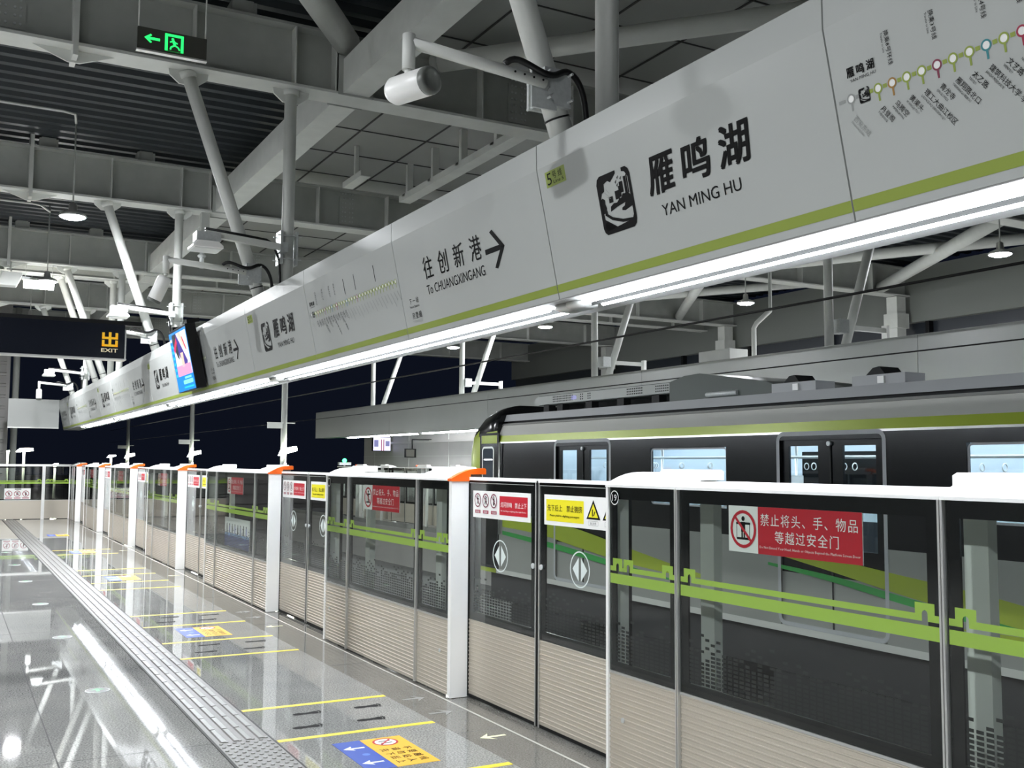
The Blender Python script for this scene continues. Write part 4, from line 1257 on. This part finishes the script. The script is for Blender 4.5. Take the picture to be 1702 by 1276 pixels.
# roof equipment
mb = MB(); x = 8.1
mb.box(x, x + 0.02, 10.5, 13.9, 2.53, 2.66, M_perf)
mb.prism([(13.9, 2.53), (14.0, 2.56), (14.0, 2.62), (13.9, 2.66)], 'x', x, x + 0.3, M_perf)
F = Flat(mb, (x, 13.9, 2.53), (0, -1, 0), (0, 0, 1), (-1, 0, 0), 0.001)
for x0, n_ in ((0.45, 14), (2.4, 9), (3.05, 7)):
    for i in range(n_):
        for j in range(3):
            F.rect(x0 + i * 0.042, 0.025 + j * 0.034, x0 + i * 0.042 + 0.026, 0.043 + j * 0.034, M_blackm)
for x0 in (1.22, 1.42):
    for i in range(2):
        for j in range(3):
            F.rect(x0 + i * 0.05, 0.025 + j * 0.034, x0 + i * 0.05 + 0.03, 0.043 + j * 0.034, M_blackm)
F.rect(0.98, 0.035, 1.12, 0.095, M_sd)  # small self-glowing patch on the cover, neither lamp nor screen
mb.box(x + 0.02, x + 2.0, 10.5, 13.9, 2.52, 2.67, M_humpg)
for yy in (10.8, 11.6, 12.4, 13.2, 13.6):
    mb.box(x + 0.02, x + 0.14, yy, yy + 0.16, 2.42, 2.53, M_dark)
mb.box(x + 0.3, x + 1.8, 10.5, 13.8, 2.42, 2.53, M_dark)
tobj(mb, 'perforated_cover')
mb = MB()
mb.prism([(8.62, 2.4), (10.5, 2.4), (10.5, 2.66), (10.2, 2.72), (9.9, 2.73), (8.75, 2.56), (8.62, 2.52)], 'x', 8.06, 10.2, M_humpg)
mb.tube((8.05, 9.2, 2.455), (8.05, 9.75, 2.455), 0.03, M_zinc, 10)
tobj(mb, 'roof_unit')
for yy in (8.28, 7.12):
    mb = MB()
    mb.box(8.02, 8.3, yy - 0.34, yy + 0.32, 2.41, 2.51, M_roofg)
    mb.prism([(yy - 0.1, 2.5), (yy + 0.16, 2.5), (yy + 0.06, 2.58), (yy - 0.02, 2.59)], 'x', 8.03, 8.3, M_dark)
    mb.box(8.0, 8.02, yy - 0.1, yy - 0.02, 2.42, 2.49, M_signw)
    tobj(mb, 'roof_bracket')
# cabin
mb = MB()
mb.box(X0 + 0.06, 2 * XC - X0 - 0.08, YB, 13.9, -0.02, 0.0, M_steelg)
mb.box(10.35, 10.4, YB, 13.9, 0, 2.05, M_cabin)
mb.box(X0 + 0.06, 10.4, YB, 13.9, 2.1, 2.13, M_cabin)
mb.box(X0 + 0.06, 10.4, 13.88, 13.92, 0, 2.1, M_cabin)
for a, b in WINS:
    mb.box(10.33, 10.35, a, b, 1.1, 1.8, M_traind)
for a, b in ((8.4, 11.2), (3.8, 6.6), (-0.8, 2.0)):
    mb.box(9.9, 10.35, a, b, 0.4, 0.46, M_walld); mb.box(10.28, 10.35, a, b, 0.46, 0.9, M_walld)
    mb.box(X0 + 0.06, X0 + 0.5, a, b, 0.4, 0.46, M_walld)
    mb.box(X0 + 0.06, X0 + 0.5, a - 0.03, a, 0.3, 1.5, M_signw); mb.box(9.9, 10.35, b, b + 0.03, 0.3, 1.9, M_signw)
    mb.box(9.9, 10.35, a - 0.03, a, 0.3, 1.9, M_signw)
tobj(mb, 'cabin_interior')
for x in (8.6, 9.7):
    mb = MB(); mb.box(x - 0.05, x + 0.05, YB, 13.8, 2.06, 2.1, M_cabl); tobj(mb, 'cabin_lamp')
mb = MB()
for yy in (12.1, 10.2, 9.4, 7.5, 5.6, 4.9, 2.9):
    mb.tube((XC, yy, 0), (XC, yy, 2.1), 0.02, M_alu, 8)
for x in (8.9, 9.4):
    mb.tube((x, YB, 1.71), (x, 13.8, 1.71), 0.016, M_alu, 8)
    for i in range(22):
        yy = 13.2 - i * 0.62
        mb.lathe((x, yy, 1.6), [(0.036, -0.006), (0.046, 0.0), (0.036, 0.006)], M_signw, 12, (0, 1, 0), False)
tobj(mb, 'hand_rails')

# ================================================================== CAMERAS, LIGHT ARMS, SIGNS
def camera_arm(label, fy, end, aim, lens=True, plate_z=3.57):
    """bracket clamped on the slanted hanger carrying a cylinder camera"""
    ph = Vector((2.83 - 0.81 * (plate_z - 3.3) / (GB - 3.35), fy, plate_z))
    t = thing('security_camera', label, 'camera', ph, 0, 'cylinder cameras on bracket arms')
    e = Vector(end) - ph
    mb = MB(); mb.box(-0.09, 0.07, -0.10, -0.07, -0.1, 0.1, M_zinc); mb.box(-0.17, -0.02, -0.105, -0.09, -0.13, 0.06, M_zinc)
    mb.box(-0.09, 0.07, 0.07, 0.09, -0.08, 0.08, M_zinc)
    for z in (-0.07, 0.07):
        for x in (-0.075, 0.055):
            mb.tube((x, -0.14, z), (x, 0.11, z), 0.007, M_zinc, 8)
    for x, z in ((-0.12, 0.02), (-0.06, -0.03)):
        mb.tube((x, -0.115, z), (x, -0.105, z), 0.016, M_zinc, 8)
    mb.obj('clamp_plate', t)
    a0 = Vector((-0.1, -0.12, 0.0)); a1 = Vector((e.x, -0.12, e.z + 0.16))
    mb = MB(); mb.tube(a0, a1, 0.03, M_steelw, 14)
    d = (a1 - a0).normalized()
    for i in range(4):
        p = a0 + d * (0.03 + i * 0.055) + Vector((0, -0.03, -0.002)); mb.tube(p, p + Vector((0, -0.004, 0)), 0.006, M_blackm, 6)
    mb.obj('arm', t)
    b1 = a1 + Vector((0, 0, -0.14))
    mb = MB(); mb.tube(a1 + Vector((0, 0, 0.035)), b1, 0.032, M_steelw, 14); mb.tube(b1, b1 + Vector((0, 0, -0.025)), 0.02, M_steelw, 10); mb.obj('drop_stub', t)
    A = Vector(aim).normalized()
    c = b1 + Vector((0, 0, -0.085)) - A * 0.02 if A.z > -0.5 else b1 + Vector((0, 0, -0.03)) + A * 0.1
    mb = MB(); mb.lathe(c, [(0.02, -0.10), (0.055, -0.095), (0.068, -0.07), (0.068, 0.15), (0.064, 0.155)], M_white, 24, A)
    body = mb.obj('camera_body', t)
    mb = MB(); mb.lathe(c, [(0.066, 0.15), (0.068, 0.17), (0.064, 0.185), (0.045, 0.186), (0.044, 0.178), (0.0, 0.178)], M_lens, 24, A)
    mb.obj('lens_face', body)
    pts = [a0 + d * 0.24 + Vector((0, -0.0, 0.035)), a0 + d * 0.2 + Vector((0, -0.02, 0.075)), a0 + d * 0.12 + Vector((0, -0.03, 0.06)), a0 + d * 0.02 + Vector((0, -0.03, 0.03)), Vector((-0.03, -0.12, 0.05)), Vector((0.03, -0.11, 0.10)), Vector((0.11, -0.09, 0.08)), Vector((0.17, -0.07, 0.0)), Vector((0.20, -0.05, -0.12)), Vector((0.21, -0.03, -0.24))]
    sm = []
    for i in range(len(pts) - 1):
        for k in range(3):
            sm.append(pts[i].lerp(pts[i + 1], k / 3))
    for _ in range(3):
        sm = [sm[0]] + [(sm[i - 1] + sm[i] * 2 + sm[i + 1]) / 4 for i in range(1, len(sm) - 1)] + [sm[-1]]
    mb = MB(); mb.path(sm, 0.017, M_cable, 10); mb.obj('cable', t)
    return t
camera_arm('white cylinder camera on a long arm, beside the big station name beam', FR[0], (1.87, FR[0], 3.47), (0.32, -0.95, -0.03))
camera_arm('white cylinder camera hanging tilted down above the small station name', FR[1], (1.84, FR[1], 3.46), (-0.36, 0.22, -0.9))
camera_arm('white camera half hidden by the exit sign end', FR[2], (2.2, FR[2], 3.45), (-0.2, 0.7, -0.5))
camera_arm('tiny white camera at the far corner of the signage beam', FR[4], (2.0, FR[4], 3.46), (0.0, -0.3, -0.9))

def light_arm(label, fy, xl, z):
    ph = Vector((3.1, fy, z + 0.12))
    t = thing('antenna_arm', label, 'antenna', ph, 0, 'flat boxes on arms at the vertical hangers')
    mb = MB(); mb.box(-0.1, -0.07, -0.09, 0.09, -0.16, 0.2, M_zinc); mb.box(0.07, 0.09, -0.09, 0.09, -0.16, 0.2, M_zinc)
    for z_ in (-0.1, 0.15):
        for y_ in (-0.08, 0.08):
            mb.tube((-0.13, y_, z_), (0.13, y_, z_), 0.007, M_zinc, 6)
    mb.obj('clamp_plate', t)
    e = Vector((xl - 3.1, 0, 0.05))
    mb = MB(); mb.prism([(e.x, 0.03), (-0.1, -0.03), (-0.1, 0.03), (e.x, 0.09)], 'y', -0.2, -0.13, M_steelw); mb.box(-0.13, -0.05, -0.2, -0.05, -0.05, 0.05, M_zinc); mb.obj('arm', t)
    mb = MB(); mb.box(e.x - 0.1, e.x + 0.14, -0.26, -0.07, -0.03, 0.06, M_zinc); mb.obj('bracket', t)
    mb = MB(); mb.prism([(e.x - 0.14, -0.11), (e.x + 0.16, -0.11), (e.x + 0.16, -0.08), (e.x + 0.11, -0.04), (e.x - 0.09, -0.04), (e.x - 0.14, -0.08)], 'y', -0.31, -0.01, M_white)
    mb.obj('flat_box', t, 0.01)
    mb = MB(); mb.box(e.x - 0.12, e.x + 0.14, -0.29, -0.03, -0.116, -0.11, M_opal); mb.obj('opal_lens', t)
    mb = MB(); pts = [Vector((e.x, -0.165, 0.11)), Vector((e.x * 0.6, -0.165, 0.085)), Vector((e.x * 0.3, -0.165, 0.06)), Vector((-0.2, -0.15, 0.03)), Vector((-0.1, -0.06, -0.12)), Vector((-0.09, -0.06, -0.3)), Vector((-0.08, -0.04, -0.55))]
    mb.path(pts, 0.014, M_cable, 8); mb.obj('cable', t)
    return t
l0 = light_arm('flat white box on an arm above the hanging cylinder camera', FR[1], 2.2, 3.74)
dup(l0, (3.1, FR[2], 3.92), 0, 'flat white box on an arm beside the exit sign end')
dup(l0, (3.1, FR[4], 3.9), 0, 'flat white box on an arm seen under the exit sign')
# arms on the opposite posts
OA = ['by the train roof brackets', 'past the perforated roof cover', 'over the hanging monitors']
for k, i in enumerate((1, 2, 3)):
    t = thing('bracket_arm', 'short pale arm on an opposite slanted post ' + OA[k], 'bracket', (11.25, FR[i], 3.62), 0, 'bracket arms on the opposite posts')
    mb = MB(); mb.box(-0.08, 0.1, -0.1, 0.1, -0.1, 0.1, M_zinc); mb.obj('clamp_plate', t)
    mb = MB(); mb.box(0.1, 0.98, -0.035, 0.035, -0.035, 0.035, M_steelw); mb.obj('arm', t)
    mb = MB(); mb.box(0.93, 0.99, -0.05, 0.05, -0.12, 0.08, M_white); mb.obj('end_stub', t)

# amber exit sign
t = thing('exit_sign', 'long dark hanging sign with the amber exit symbol', 'sign', (0, 9.42, 0))
mb = MB(); mb.box(-2.4, 1.31, -0.06, 0.06, 2.49, 2.785, M_navy); mb.obj('sign_body', t)
mb = MB(); mb.box(-2.4, 1.325, -0.075, 0.075, 2.478, 2.49, M_alu); mb.box(1.31, 1.322, -0.07, 0.07, 2.49, 2.74, M_alu); mb.obj('edge_trim', t)
mb = MB(); mb.box(-2.4, 1.45, -0.05, 0.05, 2.785, 2.82, M_blackm); mb.obj('top_channel', t)
mb = MB(); F = Flat(mb, (0, -0.06, 2.49), (1, 0, 0), (0, 0, 1), (0, -1, 0), 0.0015)
x, y = 1.125, 0.1; q = 0.0215
F.rect(x, y + 3.3 * q, x + q, y + 5.6 * q, M_exit); F.rect(x + 5 * q, y + 3.3 * q, x + 6 * q, y + 5.6 * q, M_exit); F.rect(x, y + 3.0 * q, x + 6 * q, y + 3.9 * q, M_exit)
F.rect(x + 2.5 * q, y, x + 3.5 * q, y + 5.8 * q, M_exit, 1.4)
F.rect(x, y, x + q, y + 2.6 * q, M_exit); F.rect(x + 5 * q, y, x + 6 * q, y + 2.6 * q, M_exit); F.rect(x, y, x + 6 * q, y + 0.9 * q, M_exit)
F.rect(x, y + 1.7 * q, x + 0.9 * q, y + 2.6 * q, M_exit, 1.2); F.rect(x + 5.1 * q, y + 1.7 * q, x + 6 * q, y + 2.6 * q, M_exit, 1.2)
mb.obj('exit_symbol', t)
mb = MB(); F = Flat(mb, (0, -0.06, 2.49), (1, 0, 0), (0, 0, 1), (0, -1, 0), 0.0015)
F.fit('EXIT', 1.122, 0.052, 1.255, 0.083, M_exitw, 1, 0.012)
mb.obj('exit_lettering', t)
for x in (-2.0, -0.4):
    mb = MB(); mb.tube((x, 0, 2.82), (x, 0, 6.47), 0.02, M_steelg, 8); mb.obj('hanging_rod', t)

# green running man sign
t = thing('evacuation_sign', 'small hanging sign with a green arrow and running man', 'sign', (0, 9.8, 0))
mb = MB(); mb.box(1.385, 2.015, -0.02, 0.02, 5.43, 5.64, M_greyb); mb.obj('sign_body', t)
mb = MB(); mb.box(1.38, 2.02, -0.03, 0.03, 5.415, 5.43, M_alu); mb.obj('edge_trim', t)
mb = MB(); F = Flat(mb, (1.385, -0.02, 5.43), (1, 0, 0), (0, 0, 1), (0, -1, 0), 0.0015)
F.poly([(0.06, 0.115), (0.115, 0.155), (0.13, 0.145), (0.105, 0.125), (0.2, 0.125), (0.2, 0.1), (0.105, 0.1), (0.13, 0.078), (0.115, 0.068)], M_green)
F.rect(0.245, 0.025, 0.415, 0.19, M_green)
F.rect(0.27, 0.025, 0.39, 0.165, M_greyb, 2)
F.disc(0.315, 0.142, 0.013, M_green, 3)
F.line(0.32, 0.13, 0.335, 0.085, 0.024, M_green, 3); F.line(0.335, 0.085, 0.3, 0.065, 0.014, M_green, 3); F.line(0.3, 0.065, 0.295, 0.04, 0.014, M_green, 3)
F.line(0.335, 0.085, 0.365, 0.07, 0.014, M_green, 3); F.line(0.365, 0.07, 0.38, 0.045, 0.014, M_green, 3)
F.line(0.32, 0.125, 0.29, 0.11, 0.012, M_green, 3); F.line(0.325, 0.12, 0.36, 0.105, 0.012, M_green, 3)
mb.obj('running_man', t)
for x in (1.395, 2.005):
    mb = MB(); mb.tube((x, 0, 5.64), (x, 0, 6.47), 0.008, M_steelw, 6); mb.obj('hanging_rod', t)

# pendants
def pendant(label, loc, drop, grp):
    t = thing('pendant_lamp', label, 'lamp', loc, 0, grp)
    mb = MB(); mb.lathe((0, 0, 0), [(0.17, 0.01), (0.19, 0.02), (0.16, 0.06), (0.06, 0.1), (0.05, 0.2), (0.02, 0.22)], M_alu, 20); mb.obj('housing', t)
    mb = MB(); mb.lathe((0, 0, 0), [(0.168, 0.008), (0.12, -0.012), (0.0, -0.02)], M_pend, 20); mb.obj('lit_lens', t)
    mb = MB(); mb.tube((0, 0, 0.2), (0, 0, drop), 0.011, M_steelg, 8); mb.obj('cable_drop', t)
    return t
p0 = pendant('bright pendant lamp on a long cable above the exit sign', (1.40, 15.34, 5.0), 1.47, 'bright pendant lamps over the platform')
dup(p0, (1.53, 21.17, 5.0), 0, 'second bright pendant lamp above the glowing batten')
dup(p0, (1.62, 27.0, 5.0), 0, 'small bright pendant lamp peeping over the exit sign top')
for k, y in enumerate((-1.6, 4.4, 10.2)):
    dup(p0, (-2.9, y, 5.0), 0, 'bright pendant lamp over the platform out of the picture, %s of three' % ORD[k])
OPP = [(14.7, 10.5, 5.0, 'beside the pale diagonal brace'), (14.6, 16.4, 5.0, 'behind the sloping girder'), (12.9, 21.8, 5.0, 'above the perforated roof cover'), (12.9, 27.1, 5.0, 'above the two hanging monitors')]
for x, y, z, l in OPP:
    dup(p0, (x, y, z), 0, 'bright pendant lamp on the opposite side ' + l, 'bright pendant lamps on the opposite side')
# batten light and grey box
t = thing('batten_light', 'short glowing batten light hung on two rods', 'lamp', (1.5, 22.84, 5.12))
mb = MB(); mb.box(-0.28, 0.28, -0.05, 0.05, 0.0, 0.15, M_batten); mb.obj('lit_diffuser', t)
mb = MB(); mb.box(-0.29, 0.29, -0.06, 0.06, 0.15, 0.17, M_alu); mb.obj('housing', t)
for x in (-0.25, 0.25):
    mb = MB(); mb.tube((x, 0, 0.17), (x, 0, 0.5), 0.008, M_steelw, 6); mb.obj('hanging_rod', t)
t = thing('equipment_box', 'pale grey box under the girder beside the batten light', 'box', (0.98, 22.7, 5.1))
mb = MB(); mb.prism([(-0.24, 0.0), (0.1, 0.0), (0.2, 0.22), (0.2, 0.27), (-0.17, 0.27)], 'y', -0.15, 0.15, M_steelw); mb.obj('case', t, 0.01)
mb = MB(); mb.box(0.2, 0.34, -0.03, 0.03, 0.16, 0.22, M_zinc); mb.tube((0.0, 0.1, 0.27), (0.0, 0.1, 0.52), 0.015, M_steelw, 6); mb.obj('mount', t)

# cable tray and drop post under the roof
t = thing('cable_tray', 'pale cable tray hung under the ceiling panels above the first arrow panel', 'tray', (6.46, 11.3, 5.9))
mb = MB(); mb.box(-0.1, 0.1, 0, 4.2, 0, 0.012, M_steelw); mb.box(-0.1, -0.09, 0, 4.2, 0.012, 0.1, M_steelw); mb.box(0.09, 0.1, 0, 4.2, 0.012, 0.1, M_steelw); mb.obj('channel', t)
for y in (0.9, 2.0, 3.0, 4.0):
    mb = MB(); mb.box(-0.05, 0.05, y - 0.04, y + 0.04, 0.1, 0.6, M_steelw); mb.box(-0.1, 0.1, y - 0.05, y + 0.05, 0.06, 0.1, M_steelw); mb.obj('hanger', t)
t = thing('cable_tray', 'short pale tray hung under the ceiling panels near the box beam', 'tray', (5.36, 14.4, 5.92))
mb = MB(); mb.box(-0.08, 0.08, 0, 0.8, 0, 0.012, M_steelw); mb.box(-0.08, -0.07, 0, 0.8, 0.012, 0.09, M_steelw); mb.obj('channel', t)
mb = MB(); mb.box(-0.03, 0.03, 0.37, 0.43, 0.012, 0.58, M_steelw); mb.obj('hanger', t)
t = thing('drop_post', 'short grey post with a silver pipe under the girder by the flat white box', 'post', (3.5, FR[2], 4.72))
mb = MB(); mb.box(-0.065, 0.065, -0.065, 0.065, 0.5, GB - 4.72, M_steelg); mb.obj('box_post', t)
mb = MB(); mb.tube((-0.03, 0, 0), (-0.03, 0, 0.5), 0.035, M_zinc, 14); mb.lathe((-0.03, 0, 0.2), [(0.05, -0.03), (0.07, 0), (0.05, 0.03)], M_zinc, 14); mb.obj('silver_pipe', t)
t = thing('rain_pipe', 'pale bent pipe rising behind the opposite beam beside the middle pendant', 'pipe', (12.0, 13.28, 0))
mb = MB(); mb.path([(0, 0, 0.0), (0, 0, 3.95), (0.01, -0.06, 4.03), (0.06, -0.34, 4.22)], 0.042, M_steelw, 10); mb.obj('pipe', t)
mb = MB(); mb.tube((0.06, -0.34, 4.2), (0.06, -0.34, 6.48), 0.03, M_steelg, 10); mb.obj('riser', t)

# conduits under the deck
for k, (y, l) in enumerate(((15.1, 'over the first pendant lamp'), (20.9, 'over the second pendant lamp'))):
    mb = MB(); mb.path([(-4, y, 6.42), (1.2, y, 6.42), (1.36, y, 6.4), (1.40 + 0.13 * k, y + 0.24, 6.35)], 0.018, M_steelw, 8)
    tag(mb.obj('conduit'), 'thin metal conduit under the roof sheet ' + l, 'pipe', 'conduits under the roof')

# ================================================================== OPPOSITE SIDE
def opp_beam(y0, y1, label):
    mb = MB()
    mb.prism([(14.2 - x, z - 0.06) for x, z in beam_profile()], 'y', y0 + 0.004, y1 - 0.004, M_fascia)
    return tag(mb.obj('opposite_beam_panel'), label, 'panel', 'back panels of the opposite signage beam')
OBL = ['plain back of the opposite beam above the double train door', 'plain back of the opposite beam above the roof brackets', 'plain back of the opposite beam above the perforated cover', 'plain back of the opposite beam above the train nose', 'plain end of the opposite beam with the thin light line']
ys = [-1.6, 9.0, 15.0, 21.0, 27.0, 33.6]
for k in range(5):
    opp_beam(ys[k], ys[k + 1], OBL[k])
OSL = ['above the double train door', 'above the roof brackets', 'above the perforated cover', 'past the train nose', 'over the hanging monitors']
for k in range(5):
    dup(sl0, (11.12, 4.9 + 5.84 * k, 2.40), PI, 'bright strip light under the opposite beam ' + OSL[k], 'strip lights under the opposite beam')
def monitor(label, loc, rz, w_, h_, lit):
    t = thing('monitor', label, 'monitor', loc, rz, 'monitors hung over the opposite platform')
    mb = MB(); mb.box(-w_ / 2, w_ / 2, 0, 0.06, 0, h_, M_blackm); mb.obj('case', t, 0.008)
    mb = MB(); F = Flat(mb, (-w_ / 2, 0, 0), (1, 0, 0), (0, 0, 1), (0, -1, 0), 0.002)
    if lit:
        F.rect(0.02, 0.02, w_ - 0.02, h_ - 0.02, M_st)
        F.rect(w_ * 0.45, 0.02, w_ * 0.62, h_ * 0.8, M_sm, 2); F.rect(w_ * 0.5, 0.02, w_ * 0.57, h_ - 0.03, M_sw, 2.5)
        F.rect(0.06, h_ * 0.3, w_ * 0.3, h_ * 0.75, M_sd, 2); F.rect(w_ * 0.7, h_ * 0.35, w_ * 0.92, h_ * 0.7, M_sd, 2)
    else:
        F.rect(0.03, 0.03, w_ - 0.08, h_ - 0.03, M_greyb)
    mb.obj('screen_face', t)
    mb = MB(); mb.tube((0.1, 0.05, h_), (0.1, 0.05, h_ + 0.3), 0.02, M_blackm, 8); q = Matrix.Rotation(-rz, 3, 'Z') @ Vector((13.5 - loc[0], 0, 0)); mb.tube((0.1, 0.05, h_ + 0.29), (q.x, q.y, h_ + 0.29), 0.02, M_blackm, 8); mb.obj('hanger', t)
    return t
monitor('lit monitor with a pale picture hung over the opposite platform', (13.05, 33.0, 2.03), 0.35, 0.82, 0.5, True)
monitor('small dark switched off monitor beside the lit one', (12.8, 29.9, 1.80), 0.35, 0.46, 0.28, False)
t = thing('signal_lamp', 'small green glowing signal at the far end of the opposite barrier', 'signal', (11.4, 32.1, 0))
mb = MB(); mb.tube((0, 0, 0), (0, 0, 1.55), 0.03, M_steelg, 8); mb.box(-0.2, 0.2, -0.08, 0.08, 1.55, 1.64, M_zinc); mb.obj('post', t)
mb = MB(); mb.lathe((0.0, 0, 1.7), [(0.0, -0.07), (0.05, -0.05), (0.07, 0), (0.05, 0.05), (0, 0.07)], M_gled, 14); mb.obj('green_lamp', t)
# rear columns of the opposite hall
for k, y in enumerate(FR[:5]):
    t = thing('hall_column', 'pale square column at the rear of the opposite hall, ' + ['out past the double train door', 'behind the roof brackets', 'behind the slanted posts over the roof unit', 'behind the middle pendant', 'behind the far pendant'][k], 'column', (19.55, y, 0), 0, 'rear columns of the opposite hall')
    mb = MB(); mb.box(-0.15, 0.15, -0.15, 0.15, 0.0, GB - 0.02, M_steelw); mb.obj('shaft', t)
    mb = MB(); mb.box(-0.2, 0.2, -0.2, 0.2, 4.85, 5.2, M_steelw); mb.obj('head_block', t)
t = thing('duct_box', 'pale rectangular box lying on top of the opposite beam', 'box', (11.5, 13.6, 3.31))
mb = MB(); mb.box(-0.2, 0.2, -0.5, 0.3, 0.06, 0.24, M_steelw); mb.obj('case', t, 0.01)
mb = MB(); mb.box(-0.2, -0.1, -0.5, -0.4, 0.0, 0.06, M_zinc); mb.box(-0.2, -0.1, 0.2, 0.28, 0.0, 0.06, M_zinc); mb.obj('foot', t)

# overhead line, masts, night lamps
t = thing('overhead_wire', 'dark contact wire sagging across under the roof over the far track', 'wire', (9.15, 10, 3.6))
mb = MB(); mb.path([(0, -14, 0), (0, 0, 0), (0, 26, 0.02), (0, 60, 0.02)], 0.016, M_cable, 8); mb.obj('messenger_wire', t)
mb = MB(); mb.path([(0, -14, -0.75), (0, 60, -0.75)], 0.008, M_cable, 6); mb.obj('contact_wire', t)
MA = ['with the small plate, first beyond the far beam end', 'second along the dark track', 'third, thin and far along the dark track']
for k, (y, pz) in enumerate(((24.0, 2.52), (34.5, 2.3), (48.0, 2.3))):
    t = thing('track_mast', 'thin grey trackside mast ' + MA[k], 'mast', (7.0, y, -1.12), 0, 'masts between the tracks')
    mb = MB(); mb.tube((0, 0, 0), (0, 0, 7.2), 0.07, M_steelg, 10); mb.obj('pole', t)
    mb = MB(); mb.box(-0.42, -0.06, -0.08, -0.06, pz + 1.12 - 0.1, pz + 1.12 + 0.02, M_steelw); mb.box(-0.42, 0.25, -0.06, -0.04, pz + 1.14, pz + 1.165, M_steelw); mb.obj('number_plate', t)
    mb = MB(); mb.prism([(-0.12, 2.9), (0.3, 3.02), (0.28, 3.12), (-0.05, 3.06)], 'y', -0.12, 0.02, M_flood); mb.obj('floodlight', t)
    mb = MB(); mb.tube((0.02, -0.02, 2.6), (0.02, -0.02, 2.72), 0.05, M_flood, 8); mb.obj('small_lamp', t)
NL = [(3.58, 60, 2.15, 0.42, 'big blurred floodlight above the end barrier'), (2.80, 60, 2.1, 0.2, 'small floodlight beside the end wall'), (7.9, 60, 1.9, 0.22, 'floodlight seen over the orange barrier caps'), (5.1, 60, 1.45, 0.14, 'low dim lamp just above the end barrier rail')]
for x, y, z, s_, l in NL:
    t = thing('yard_lamp', l, 'lamp', (x, y, -1.3), 0, 'distant yard lamps')
    mb = MB(); mb.tube((0, 0, 0), (0, 0, z + 1.3), 0.06, M_steelg, 8); mb.obj('pole', t)
    mb = MB(); mb.prism([(-s_, z + 1.25), (s_, z + 1.32), (s_, z + 1.32 + s_ * 0.35), (-s_ * 0.5, z + 1.3 + s_ * 0.35)], 'y', -0.25, 0.05, M_flood); mb.obj('floodlight', t)

bpy.data.objects.remove(_to, do_unlink=True)
